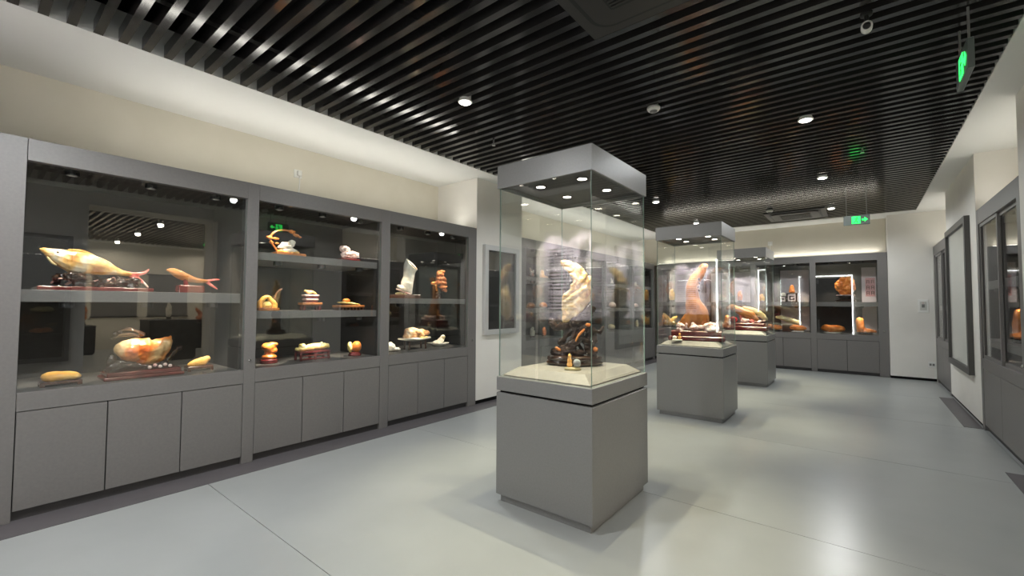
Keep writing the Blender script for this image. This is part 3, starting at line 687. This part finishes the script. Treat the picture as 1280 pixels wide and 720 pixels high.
for x in (-10, 7.5):
    for y in (-5.2, 3): p.hard('table_leg', plank(x, x+2.6, 0, 6.6, y, y+2.2), 'wood_red', parent=t_, bevel=.3)
p.hard('apron', plank(-9, 9, 4.8, 6.6, -5, -4.2), 'wood_brn', parent=t_)
for i, (z, wx) in enumerate(((9.6, 7.2), (14.6, 8.2))):
    p.hard('tier', plank(-wx, wx, z, z+2.6, -5, 5), 'wood_red', bevel=.8); p.hard('band', plank(-wx-.4, wx+.4, z+2.6, z+4.9, -5.3, 5.3), 'pinkw', bevel=1)
p.blob('figure', lambda bm: chain(bm, [(-6, 24, 1.8), (-2, 22.5, 2), (2, 23, 1.8), (6, 20.5, 1.4)], .9), 'amber', .5, .5, .4)
p = LPiece('dish_stone', 'flat yellow dish with an orange egg stone on a fringed wooden tray', 'stone', 436, -4.32, 1.284)
p.hard('tray', plank(-15.5, 15.5, 3, 6, -8, 8), 'wood_tan', bevel=.8)
for i in range(8):
    p.hard('tray_foot', plank(-15+i*3.9, -13+i*3.9, 0, 3, -7.5, 7), 'wood_brn')
p.blob('dish', lambda bm: (ell(bm, (0, 0, 8), (14, 8, 1.8), .1),), 'yellow', .6, .5, .2)
p.blob('egg', lambda bm: ell(bm, (-3, 0, 11.5), (4.6, 3.8, 3)), 'orange', .5, .3, .3)
p = LPiece('mushroom_stone', 'orange mushroom-shaped stone on a dark red round stand', 'stone', 338, -4.36, ZD, False)
p.hard('stand', lambda bm: lathe(bm, [(9.5, 0), (10.5, 1.5), (9.5, 3), (10.5, 4), (8, 5.5)], 20, sy=.8), 'wood_red', True)
p.blob('stone', lambda bm: (ell(bm, (-.5, 0, 20), (9, 7.5, 6), .15), ell(bm, (2, 0, 16), (7.5, 6, 4)), ell(bm, (0, 0, 12), (5.6, 5, 5)), ell(bm, (0, 0, 8), (9, 7, 4.2)), ell(bm, (4, 0, 24), (6, 5, 2.5), .2)), 'orange', .7, .9, .18, 4, flat=5)
p = LPiece('jade_cabbage', 'pale yellow carved jade log on a red fretwork stand', 'carving', 392, -4.33, ZD)
f_ = p.hard('stand_top', plank(-17, 17, 9, 11.5, -8, 8), 'wood_red', bevel=.4)
for x in (-17, -1.2, 14.6):
    for y in (-8, 5.6): p.hard('stand_leg', plank(x, x+2.4, 0, 9, y, y+2.4), 'wood_red', parent=f_, bevel=.3)
p.hard('stretcher', plank(-17, 17, 1.2, 2.8, -8, -6.4), 'wood_red', parent=f_); p.hard('lattice', plank(-14, 14, 5.4, 6.8, -7.6, -6.8), 'wood_red', parent=f_)
p.blob('carving', lambda bm: (chain(bm, [(-17, 14, 2), (-8, 15, 3.6), (2, 15.5, 3.4), (16, 16, 3.4)], 1.2), ell(bm, (-11, 0, 17.5), (4, 4, 3), .3), chain(bm, [(-4, 18, 1.4), (8, 18.5, 1.6), (15, 17, 1.6)], 1.), ell(bm, (9, -2, 19.5), (1.6, 1.6, 1.6))), 'yellow', .6, .8, .3, 4)
p = LPiece('ball_stone', 'round orange ball stone with a rough yellow slab against it, on a red stand', 'stone', 444.5, -4.3, ZD, False)
p.hard('stand', lambda bm: lathe(bm, [(7.5, 0), (8, 1.5), (6.5, 3), (7, 4.2), (5, 5)], 20, sy=.8), 'wood_red', True)
p.blob('ball', lambda bm: ell(bm, (2, 0, 11.3), (6, 6, 7), 0, 3), 'orange', .5, .15, .3)
p.blob('slab', lambda bm: ell(bm, (-5.6, -1, 11), (3, 5, 7), -.12), 'yellow', .5, .8, .6)

# ---- third left showcase
p = LPiece('boot_stone', 'white boot-shaped stone with a flesh-coloured cut top, on a dark board', 'stone', 508, -4.4, 1.419, False)
p.hard('board', plank(-21, 17, 0, 4.5, -7, 7), 'wood_brn', bevel=.5)
p.blob('boot', lambda bm: (chain(bm, [(7.5, 46, 9.4), (4.6, 40, 9), (3, 33, 7.4), (2.4, 26, 6.8), (.5, 19, 7.8), (2, 12, 6), (4.6, 7, 2.6)], .8), ell(bm, (-4, 0, 12.5), (8.6, 5, 3.8), .43), ell(bm, (-8, 0, 13.5), (4, 4, 2.4), .3)), 'white_st', .6, .4, .15, flat=4.6, clip=((8, 0, 41), (.68, -.25, .7)))
p.blob('cut_face', lambda bm: ell(bm, (7.6, -.2, 41.2), (7.4, 6., .9), .77), 'rust', .4, .1, .5)
p.blob('sole', lambda bm: chain(bm, [(-12, 11.6, 1.1), (-5, 9, 1.2), (4, 5.4, 1.2)], 3), 'pinkw', .6)
p.blob('support', lambda bm: (ell(bm, (-9, 0, 6), (5, 4, 2.2)), ell(bm, (-3, 0, 5.5), (4, 4, 1.6))), 'olive', .5, .6, .5)
p = LPiece('bracket_fungus_stone', 'tiered rust-brown stone like bracket fungus on a dark bent pillar', 'stone', 549, -4.42, 1.419, False)
p.blob('pillar', lambda bm: chain(bm, [(-2, 0, 6), (-2, 6, 4.4), (-1, 12, 4), (0, 18, 4)], .9), 'wood_blk', .6, .6, .3, flat=0)
p.blob('stone', lambda bm: (ell(bm, (1, 0, 20), (9, 6, 3)), ell(bm, (3, 0, 15), (7, 5, 2.6)), ell(bm, (-3, 0, 21), (8, 5, 2), -.3), ell(bm, (2, 0, 25), (7, 5, 4)), ell(bm, (1, 0, 31), (5.4, 4, 4.4)), ell(bm, (3, 0, 34.5), (4, 3.4, 2)), ell(bm, (6, 0, 11.5), (4.4, 4, 2.2), .4)), 'rust', .6, 1.1, .35, 4)
p = LPiece('white_lump_stone', 'white lump of stone with a low toe, beside the plate with the roast-shaped stone', 'stone', 491, -4.36, ZD, False)
p.blob('stone', lambda bm: (ell(bm, (-3, 0, 5), (7.5, 5.5, 6.4)), ell(bm, (-3, 0, 8), (5, 4.4, 4)), ell(bm, (6, 0, 2.6), (4.6, 4, 2.4))), 'white_st', .6, .7, .3, flat=.8)
p.blob('stand', lambda bm: ell(bm, (0, 0, .6), (9.5, 5, .9)), 'wood_blk', .4, flat=0)
p = LPiece('roast_stone', 'roast-chicken-shaped stone with a yellow garnish on a white wavy plate raised on thin legs', 'stone', 520, -4.38, ZD)
def wavy(bm):
    n = 28
    a = []; b = []; c = []
    for i in range(n):
        t2 = 2*PI*i/n; w2 = 1+.06*math.sin(5*t2)
        a.append(bm.verts.new((math.cos(t2)*8, math.sin(t2)*5, 10.4))); b.append(bm.verts.new((math.cos(t2)*19.5*w2, math.sin(t2)*10*w2, 13+.7*math.sin(5*t2)))); c.append(bm.verts.new((math.cos(t2)*19*w2, math.sin(t2)*9.6*w2, 13.8+.7*math.sin(5*t2))))
    for r0, r1 in ((a, b), (b, c)):
        for i in range(n): bm.faces.new((r0[i], r0[(i+1) % n], r1[(i+1) % n], r1[i]))
    bm.faces.new(a[::-1]); bm.faces.new(c)
p.hard('plate', wavy, 'white_st', True)
for x in (-10, 9):
    for y in (-5, 4): p.hard('leg', lambda bm: tube(bm, [(x*1.05, y, 0), (x, y, 10.8)], .9, 8), 'wood_brn')
p.blob('roast', lambda bm: (ell(bm, (-5, 0, 20), (9, 6.5, 6.4), .3), ell(bm, (4, 0, 19.5), (9, 6, 5.2)), ell(bm, (-8, 0, 23), (5, 4.5, 4)), ell(bm, (12, -1, 19.5), (4.4, 4, 3.6)), ell(bm, (-12, -2, 17), (4, 3.6, 4)), chain(bm, [(-6, 25, 2.6, -3), (1, 21, 3, -5), (5, 17, 2.4, -5)], 1.)), 'meat', .7, 1., .22, 4, flat=13.5)
p.blob('garnish', lambda bm: [ell(bm, (x, -7, 14.6), (2, 1.5, 1)) for x in (3, 6, 9)], 'yellow', .5, .4, .6)
p = LPiece('cup_stone', 'white tipped cup-shaped stone lying on a shallow white dish', 'stone', 548, -4.44, ZD, False)
p.hard('dish', lambda bm: lathe(bm, [(5, 0), (6, .6), (13.5, 4), (13.8, 4.6), (6, 2), (.5, 1.6)], 24, sy=.75), 'white_st', True)
p.blob('cup', lambda bm: (chain(bm, [(-5, 4.5, 2.2), (0, 5, 3.4), (4, 8, 3.6), (6, 11.5, 3)], .9)), 'white_st', .45, .4, .4)
p.blob('cup_mouth', lambda bm: ell(bm, (6.4, -1.4, 11), (2.6, 2, 2.6), .4), 'olive', .4, .2, .6)

# ---- bank beyond the pier and back wall: smaller pieces seen through the cases
def lump(name, label, loc, rz, h, wd, m, stand='wood_brn', kind=0, k=None, group=None):
    """a free-form viewing stone h x wd pixels on a small wooden stand"""
    p = Piece(name, label, 'stone', loc, rz, k=k, group=group); sh = max(1.6, h*.14); r = wd/2
    p.hard('stand', lambda bm: lathe(bm, [(r*.7, 0), (r*.8, sh*.4), (r*.62, sh*.6), (r*.72, sh)], 16, sy=.7), stand, True)
    rn = random.Random(hash(label) % 1000 if False else sum(map(ord, label)))
    def b(bm):
        if kind == 0:      # upright
            chain(bm, [(0, sh, r*.62), (r*.1, h*.4, r*.8), (-r*.15, h*.65, r*.7), (r*.1, h*.9-sh*.3, r*.45)], .75)
            ell(bm, (r*.3, 0, h*.55), (r*.6, r*.5, h*.2)); ell(bm, (-r*.35, 0, h*.35), (r*.5, r*.5, h*.16))
        elif kind == 1:    # lying
            ell(bm, (0, 0, sh+h*.36), (r, r*.6, h*.42)); ell(bm, (r*.4, 0, sh+h*.3), (r*.65, r*.55, h*.32)); ell(bm, (-r*.4, 0, sh+h*.45), (r*.5, r*.5, h*.36))
        elif kind == 2:    # forked
            chain(bm, [(0, sh, r*.4), (-r*.2, h*.4, r*.34), (-r*.7, h*.85, r*.2)], .8); chain(bm, [(0, sh, r*.4), (r*.3, h*.45, r*.3), (r*.7, h*.7, r*.2)], .8); ell(bm, (0, 0, sh+h*.12), (r*.8, r*.6, h*.14))
        else:              # shoe
            chain(bm, [(-r*.5, h*.92, r*.36), (-r*.5, h*.6, r*.4), (-r*.4, h*.3, r*.46), (r*.2, h*.22, r*.36), (r*.8, sh*1.4, r*.24)], .8); ell(bm, (-r*.1, 0, sh*1.3), (r*.8, r*.42, sh*.8))
    p.blob('stone', b, m, max(.45, wd/26), wd*.035, 3.2/wd, 4, 1, flat=sh*.95)
    return p
MS = ['rust', 'orange', 'meat', 'white_st', 'brown', 'pinkw', 'honey', 'olive']
descr = {'rust': 'rust-brown', 'orange': 'orange', 'meat': 'pinkish-tan', 'white_st': 'white', 'brown': 'light brown', 'pinkw': 'pink and white', 'honey': 'golden', 'olive': 'olive'}
shape = ['upright', 'low rounded', 'forked', 'shoe-shaped']
lev = {1.804: 'top shelf', 1.284: 'middle shelf', ZD: 'deck'}
where = ['right after the pier', 'second beyond the pier', 'third beyond the pier', 'nearest the back wall']
rn = random.Random(21)
i = 0
for ui in range(4):
    for z in (1.804, 1.284, ZD):
        for j in range(3 if ui < 2 else 2):
            y = 5.35+1.378*ui+.11+1.26*((j+.5)/(3 if ui < 2 else 2))+rn.uniform(-.06, .06)
            kd = (0, 1, 0, 2, 1, 0, 3, 1)[(i*3+ui) % 8]; mm = MS[(i*5+ui*2) % 8]
            h = rn.uniform(.16, .24) if kd in (0, 2) else rn.uniform(.1, .15); wd = h*.72 if kd in (0, 2) else h*1.7
            pos = ('left', 'middle', 'right')[j] if ui < 2 else ('left', 'right')[j]
            lump('viewing_stone', f'{shape[kd]} {descr[mm]} stone, {pos} on {lev[z]} of showcase {where[ui]}', (XL-.36, y, z), RZ_L, h*100, wd*100, mm, k=.01, kind=kd, group='stones in the showcases beyond the pier')
            i += 1
# back wall
def bk_piece(px, py, z, dy=.22): q = P(px, py, y=YB+dy); return (q.x, YB+dy, z)
lump('loaf_stone', 'long brown loaf-shaped stone on a pale plate in the back showcase', bk_piece(1041, 416, ZD), 0, 11.5, 26, 'orange', 'white_st', 1)
lump('orange_boot_stone', 'orange boot-shaped stone on a dark stand, right of the loaf-shaped stone', bk_piece(1082, 416, ZD), 0, 19, 21, 'orange', 'wood_blk', 3)
p = Piece('carved_ball', 'round orange openwork carving on a tiered dark stand on the back showcase shelf', 'carving', bk_piece(1057, 376, 1.434), 0)
p.hard('stand', lambda bm: lathe(bm, [(10, 0), (10.5, 2), (6, 3), (6, 5), (9, 6), (10, 8), (8.5, 8.6)], 20, sy=.8), 'wood_blk', True)
p.hard('stand_ring', lambda bm: lathe(bm, [(9, 7.2), (9.6, 7.6), (9.6, 8.4), (9, 8.8)], 20, sy=.8), 'pinkw')
p.blob('ball', lambda bm: (ell(bm, (0, 0, 20), (10, 8, 12), 0, 3), [ell(bm, (math.cos(a)*7.5, -5, 20+math.sin(a)*8.5), (2.4, 2.4, 2.2)) for a in (0, 1, 2, 3, 4, 5)]), 'orange', .7, 1.6, .28, 4)
p = Piece('buddha_figure', 'small orange seated figure on a black square fretwork block', 'figurine', bk_piece(990, 373, 1.434), 0)
def fret(bm):
    for q in ((-5.5, -4.2, 0, 11), (4.2, 5.5, 0, 11), (-5.5, 5.5, 9.8, 11), (-5.5, 5.5, 0, 1), (-2.6, 2.6, 6.6, 7.6), (-2.6, -1.4, 2.6, 7), (-2.6, 2.4, 2.4, 3.4), (1.4, 2.6, 2.4, 5)):
        box(bm, q[0], q[1], -3, 3, q[2], q[3])
p.hard('fretwork_block', fret, 'wood_blk')
p.blob('figure', lambda bm: (ell(bm, (0, 0, 13), (3.6, 3, 2)), chain(bm, [(0, 13, 3), (0, 16.5, 2.6), (0, 19.5, 2)], .9)), 'orange', .4, .2, .5)
p = Piece('fretwork_stone', 'round white stone on a second black fretwork block on the back showcase shelf', 'stone', bk_piece(979, 373, 1.434), 0)
p.hard('fretwork_block', lambda bm: [box(bm, a, b, -3, 3, c, d) for a, b, c, d in ((-3.5, -2.5, 0, 7), (2.5, 3.5, 0, 7), (-3.5, 3.5, 6.2, 7), (-3.5, 3.5, 0, .8), (-1, 1, 2.6, 4.6))], 'wood_blk')
p.blob('stone', lambda bm: ell(bm, (0, 0, 9.4), (2.8, 2.4, 2.6)), 'white_st', .4, .3, .5)
lump('slipper_stone', 'orange slipper-shaped stone lying on a white dish in the back showcase', bk_piece(996, 416, ZD), 0, 9.5, 21, 'orange', 'white_st', 1)
lump('gourd_stone', 'long orange gourd-shaped stone on a dark stand behind the slanted slab case', bk_piece(968, 414, ZD), 0, 9, 18, 'orange', 'wood_blk', 1)
for px, lab, h, wd, mm, kd in ((840, 'upright golden stone on the shelf in the corner of the back wall', 17, 9, 'honey', 0), (862, 'upright rust stone on the shelf of the back wall behind the leg-shaped stone', 16, 12, 'rust', 0),
        (925, 'thin upright orange stone on the shelf behind the slanted slab case', 15, 7, 'orange', 0), (952, 'small golden stone on the shelf behind the slanted slab case', 10, 8, 'honey', 0), (903, 'small white rough stone on the shelf behind the leg-shaped stone', 9, 9, 'white_st', 1)):
    lump('viewing_stone', lab, bk_piece(px, 380, 1.434), 0, h, wd, mm, kind=kd, group='stones on the back wall shelf')
for px, lab, h, wd, mm, kd in ((838, 'forked golden stone on the deck in the corner of the back wall', 19, 22, 'honey', 2), (862, 'low orange stone on the deck behind the leg-shaped stone', 9, 14, 'orange', 1), (912, 'low rust stone on the deck behind the slanted slab case', 10, 18, 'rust', 1)):
    lump('viewing_stone', lab, bk_piece(px, 415, ZD), 0, h, wd, mm, kind=kd, group='stones on the back wall deck')
p = Piece('dark_slab_stone', 'dark olive slab stone like a beetle on a low stand under the back shelf', 'stone', bk_piece(985, 395, ZD+.0), 0)
p.hard('stand', plank(-6, 6, 0, 9, -4, 4), 'wood_brn', bevel=.5)
p.blob('stone', lambda bm: (chain(bm, [(-12, 18, 1.5), (-6, 17, 3), (2, 14, 3.5), (12, 11, 2.5)], .9)), 'olive', .5, .4, .3)
t = thing('seal_print', 'pinkish print with two columns of dark seal characters on the back showcase wall', 'print', (.125, YB+DB-.0245, 1.75))
B('sheet', (-.075, .08, -.002, -.0005, -.2, .18), 'pinkprint', t)
for cx in (-.035, .04):
    for cz in (.1, -.02, -.13):
        bm = bmesh.new()
        for q in ((-.024, -.016, -.035, .035), (.016, .024, -.035, .035), (-.016, .016, .027, .035), (-.016, .016, -.004, .004)): box(bm, cx+q[0], cx+q[1], -.004, -.0021, cz+q[2], cz+q[3])
        obj('character', bm, 'ink', t)
# right wall
lump('orange_boot_stone', 'bright orange boot-shaped stone in the right wall showcase', (1.2, 6.32, 1.004), RZ_R+PI*.8, 31, 28, 'orange', 'wood_blk', 3, k=.0098)
lump('viewing_stone', 'dark olive stone on the shelf of the right wall showcase', (1.3, 6.75, 1.004), RZ_R, 18, 34, 'olive', 'wood_blk', 1, k=.01)
lump('viewing_stone', 'low rust stone on the deck of the right wall showcase near the opening', (1.28, 5.85, ZD), RZ_R, 11, 24, 'rust', 'wood_blk', 1, k=.01)
lump('viewing_stone', 'upright white stone on the deck of the far corner right wall showcase', (1.28, 10.3, ZD), RZ_R, 26, 18, 'white_st', 'wood_blk', 0, k=.01)

# ------------------------------------------------------------------ exhibits in the pedestal cases
ZP = .914
c1 = (-1.655, 2.8, ZP)
p = Piece('root_stand_carving', 'tall cream stone carving leaning on a black openwork root stand', 'carving', c1, face_cam(c1)-.0)
p.hard('base', lambda bm: lathe(bm, [(30, 0), (34, 1), (35.5, 3.5), (33, 5.5), (34.5, 7.5), (34, 10), (29, 12)], 36, sy=.62), 'wood_blk', True)
for i in range(4):
    a = PI/4+i*PI/2
    p.hard('base_foot', lambda bm: ell(bm, (math.cos(a)*28, math.sin(a)*14, 2.2), (4, 3, 1.6)), 'wood_blk', True)
def rootstand(bm):
    rnd = random.Random(12)
    # mound on the base
    for i in range(16):
        x = rnd.uniform(-26, 26); ell(bm, (x, rnd.uniform(-9, 9), 13+rnd.uniform(0, 7)*(1-abs(x)/34)), (6, 5, rnd.uniform(3, 6)), rnd.uniform(-1, 1), 1)
    roots(bm, [(-22, 14, 0), (-14, 22, 2), (-4, 28, -2), (4, 34, 2), (10, 42, 0)], 3, 2.4, 3.5, rnd)
    roots(bm, [(24, 14, 0), (20, 22, 3), (10, 30, -2), (4, 40, 0)], 3, 2.4, 3.5, rnd)
    roots(bm, [(-8, 16, -4), (0, 26, -6), (8, 34, -4), (6, 46, 0)], 3, 2.2, 3.5, rnd)
    roots(bm, [(-14, 20, 3), (-18, 30, 0), (-10, 38, 2), (0, 44, 0)], 2, 2., 3, rnd)
    roots(bm, [(16, 20, 3), (26, 32, 0), (22, 44, 2), (12, 48, 0)], 2, 2., 3, rnd)
    for i in range(9):
        a = rnd.uniform(0, 6.3); x0 = rnd.uniform(-24, 26); x1 = x0*.5+rnd.uniform(-6, 10)
        roots(bm, [(x0, 13, math.sin(a)*8), (x0*.8+rnd.uniform(-6, 6), 22, math.cos(a)*8), (x1, 34, math.sin(a)*6), (x1*.8+6, 46+rnd.uniform(-4, 6), math.cos(a)*4)], 1, rnd.uniform(1.6, 2.6), 2.6, rnd)
    for i in range(22):
        u = i/21; x = -27+u*50; z = 50+max(0, u-.25)*26+rnd.uniform(-3, 3); ell(bm, (x, rnd.uniform(-5, 5), z-2), (rnd.uniform(2.6, 5), 4, rnd.uniform(2.4, 4.4)), rnd.uniform(-1, 1), 1)
    # cradle under the stone
    roots(bm, [(-28, 54, 0), (-20, 48, -2), (-8, 50, 2), (4, 56, -2), (14, 64, 0), (22, 72, 0)], 4, 2.8, 3.8, rnd)
    roots(bm, [(-24, 48, 4), (-10, 46, 4), (6, 50, 5), (18, 58, 4), (24, 66, 2)], 3, 2.6, 3.4, rnd)
    roots(bm, [(10, 46, 0), (22, 46, 2), (30, 42, 0), (34, 46, 0)], 2, 2.2, 2.6, rnd)
    ell(bm, (-27, 0, 55), (3.6, 3.2, 2.6)); ell(bm, (18, -3, 48), (4.6, 4, 3.4)); ell(bm, (22, 0, 70), (4.4, 4, 3))
p.blob('root_stand', rootstand, 'wood_blk', .7, 1.5, .5, 3, 1, flat=11.5)
p.blob('knots', lambda bm: (ell(bm, (17, -6, 50), (3.6, 2.4, 2.4)), chain(bm, [(2, 30, 1.2, -8), (6, 38, 1.6, -8), (12, 44, 1.2, -7)], 1.), ell(bm, (-20, -9, 20), (4.5, 2, 2), .6), ell(bm, (26, -7, 20), (3, 2, 3))), 'wood_tan', .6, .5, .5)
def cream(bm):
    chain(bm, [(-12, 127, 4.6), (-7, 123, 6.5), (2, 117, 8.6), (8, 107, 9.8), (9.5, 96, 12), (6, 85, 14), (0, 73, 13.5), (-6, 62, 10), (-11, 54, 4.5)], .62)
    ell(bm, (-13, 0, 127), (4.4, 4, 4.6)); ell(bm, (16, 0, 102), (5, 6, 10), .2)
    chain(bm, [(-12, 84, 2.6, -4), (-2, 94, 3, -7), (8, 104, 3, -7), (14, 112, 2.4, -5)], .8); chain(bm, [(-12, 78, 2.2, -4), (0, 86, 2.8, -8), (14, 96, 2.6, -8)], .8)
    chain(bm, [(-13, 56, 2.4, 0), (-13, 68, 2.6, -2), (-13, 80, 2.4, -3)], .9); chain(bm, [(-4, 112, 2.2, -6), (2, 106, 2.4, -8), (-2, 98, 2.2, -8)], .8)
p.blob('stone', cream, 'cream', .9, 1.7, .13, 4, 1)
c1b = (-1.524, 2.559, ZP)
p = Piece('amber_figure', 'tiny amber seated figure and clear ball on one pale stand, before the root stand carving', 'figurine', c1b, face_cam(c1b))
p.hard('stand', lambda bm: lathe(bm, [(10, 0), (10.5, 1.4), (9, 3.4)], 20, sy=.5), 'olive', True)
p.blob('figure', lambda bm: (ell(bm, (-4, 0, 6.4), (3.8, 3, 3.6)), ell(bm, (-4, 0, 11.5), (3, 2.4, 4)), ell(bm, (-4, 0, 17), (2.3, 2.2, 2.6)), ell(bm, (-4, 0, 19.4), (1.2, 1.2, 1))), 'amber', .45, .25, .5)
p.hard('ball', lambda bm: ell(bm, (5, 0, 8.6), (5, 5, 5.2), 0, 3), 'clearball', True)

c2 = (-1.64, 5.78, ZP)
p = Piece('leg_stone', 'tall brown leg-shaped stone standing on a pink carved bed with a two-tier dark red base', 'stone', c2, face_cam(c2)*.8)
p.hard('base', plank(-32, 32, 0, 5.5, -17, 17), 'wood_red', bevel=1); p.hard('base_top', plank(-29, 29, 5.5, 12, -15, 15), 'wood_red', bevel=1)
rocks(p, 'carved_bed', 'pinkw', -26, 26, 12, 22, -15, 12, 64, 4.0, .9, .9, seed=6)
p.blob('stone', lambda bm: (chain(bm, [(8, 90, 5), (5, 84, 5.6), (-1, 76, 7.2), (-5, 65, 7.8), (-4.5, 54, 8), (-3, 44, 10.5), (0, 34, 13.5), (0, 24, 14.5), (-1, 18, 13)], .72), chain(bm, [(-4, 32, 9), (-14, 22, 6), (-21, 16, 1.4)], .6), ell(bm, (9, 0, 92), (5, 4, 3.6))), 'brown', .9, .6, .08, 3, flat=15)
p.blob('dark_vein', lambda bm: [ell(bm, (x, -4, z), (1.3, 2.2, 2)) for x, z in ((3.2, 76), (4, 71), (2.6, 66.5), (3.4, 62))], 'wood_brn', .5, .4, .5)
p.blob('knob', lambda bm: ell(bm, (9.5, -.6, 92), (4.6, 4.2, 3.6)), 'orange', .5, .2, .3)
c2b = (-1.8, 5.52, ZP)
p = Piece('amber_figure', 'tiny amber figure with a white pebble on a pale stand, before the leg-shaped stone', 'figurine', c2b, face_cam(c2b))
p.hard('stand', plank(-6, 6, 0, 1.6, -2.5, 2.5), 'white_st', bevel=.4)
p.blob('figure', lambda bm: (ell(bm, (3, 0, 4), (2, 1.8, 2.6)), ell(bm, (3, 0, 7.8), (1.5, 1.4, 1.8))), 'amber', .35)
p.blob('pebble', lambda bm: ell(bm, (-3, 0, 3.6), (2.6, 2, 2.4)), 'white_st', .35)

c3 = (-1.62, 8.72, ZP)
p = Piece('slanted_slab_stone', 'slanted golden-brown slab stone on a long dark red base with small balls around it', 'stone', c3, 0, 1.05)
p.hard('base', plank(-22, 24, 0, 5, -12, 12), 'wood_red', bevel=.8); p.hard('base_top', plank(-20, 20, 5, 9, -10, 10), 'wood_red', bevel=.8)
p.blob('slab', lambda bm: (chain(bm, [(-20, 27, 2.4), (-15, 28, 4), (-5, 23, 5.2), (4, 18, 6), (9, 13, 4)], .8), ell(bm, (-18, 0, 27), (4, 3, 2.6))), 'brown', .6, .7, .2, 4)
p.blob('rear_slab', lambda bm: chain(bm, [(-4, 28, 1.6, 6), (5, 25, 3.4, 7), (13, 20, 3.8, 7), (19, 14, 2.4, 7)], .9), 'olive', .6, .5, .2)
p.blob('ball', lambda bm: ell(bm, (-13, -6, 12.5), (4.6, 4.6, 4.6), 0, 3), 'cherry', .4)
p.blob('supports', lambda bm: (chain(bm, [(-4, 9, 2), (-6, 14, 1.6), (-7, 20, 1.6)], 1.), ell(bm, (6, -3, 11), (3, 3, 3))), 'redcoral', .5, .3, .4)
rocks(p, 'carved_bed', 'pinkw', -6, 19, 9, 14, -7, 7, 16, 2.6, .7, .6, seed=11)

# ------------------------------------------------------------------ next room (seen only in the glass)
def plinth(label, loc, w_, h, glass=False):
    t = thing('black_plinth', label, 'plinth', loc)
    B('body', (-w_/2, w_/2, -w_/2, w_/2, .04, h-.03), 'panel_dark', t, .004); B('foot', (-w_/2+.03, w_/2-.03, -w_/2+.03, w_/2-.03, 0, .04), 'black', t); B('top', (-w_/2-.01, w_/2+.01, -w_/2-.01, w_/2+.01, h-.03, h), 'panel_dark', t, .003)
plinth('tall black plinth in the next room, with the white figurine', (4.9, 3.1, .001), .9, .95)
plinth('low black plinth in the next room, left of the opening, with the rust stone', (7.6, 1.85, .001), .6, .75)
plinth('low black plinth in the next room, right of the opening, with the arch-shaped stone', (7.7, 4.6, .001), .7, .75)
lump('white_figurine', 'slender white figurine on a dark stand on the tall plinth of the next room', (4.9, 3.1, .953), -PI/2, 44, 14, 'white_st', 'wood_blk', 0, k=.01)
lump('viewing_stone', 'upright rust stone on a low plinth in the next room', (7.6, 1.85, .753), -PI/2, 62, 40, 'rust', 'wood_blk', 0, k=.01)
lump('viewing_stone', 'arch-shaped rust stone on a low plinth in the next room', (7.7, 4.6, .753), -PI/2, 60, 44, 'rust', 'wood_blk', 2, k=.01)
for i, (y, lab) in enumerate(((2.75, 'grey hanging scroll on the far wall of the next room, behind the tall plinth'), (4.0, 'grey hanging scroll with columns of text on the far wall of the next room'))):
    t = thing('hanging_scroll', lab, 'scroll', (8.85, y, 0), RZ_R)
    B('sheet', (-.5, .5, -.02, -.001, .95, 2.2), 'grey', t); B('roller', (-.53, .53, -.035, -.001, .92, .95), 'panel_dark', t); B('top_rod', (-.53, .53, -.035, -.001, 2.2, 2.23), 'panel_dark', t)
# stones in the niche by the opening
for z, lab, mm, kd in ((1.5, 'white rounded stone on the upper glass shelf of the wall vitrine', 'white_st', 1), (1.2, 'olive stone on the middle glass shelf of the wall vitrine', 'olive', 1), (.9, 'flat rust stone on the lower glass shelf of the wall vitrine', 'rust', 1)):
    B('shelf', (.052, .498, .04, .2, z-.01, z), 'cab_in', niche)
    lump('viewing_stone', lab, (XR-.11, .7, z+.001), RZ_R, 9, 24, mm, 'wood_blk', kd, k=.01)
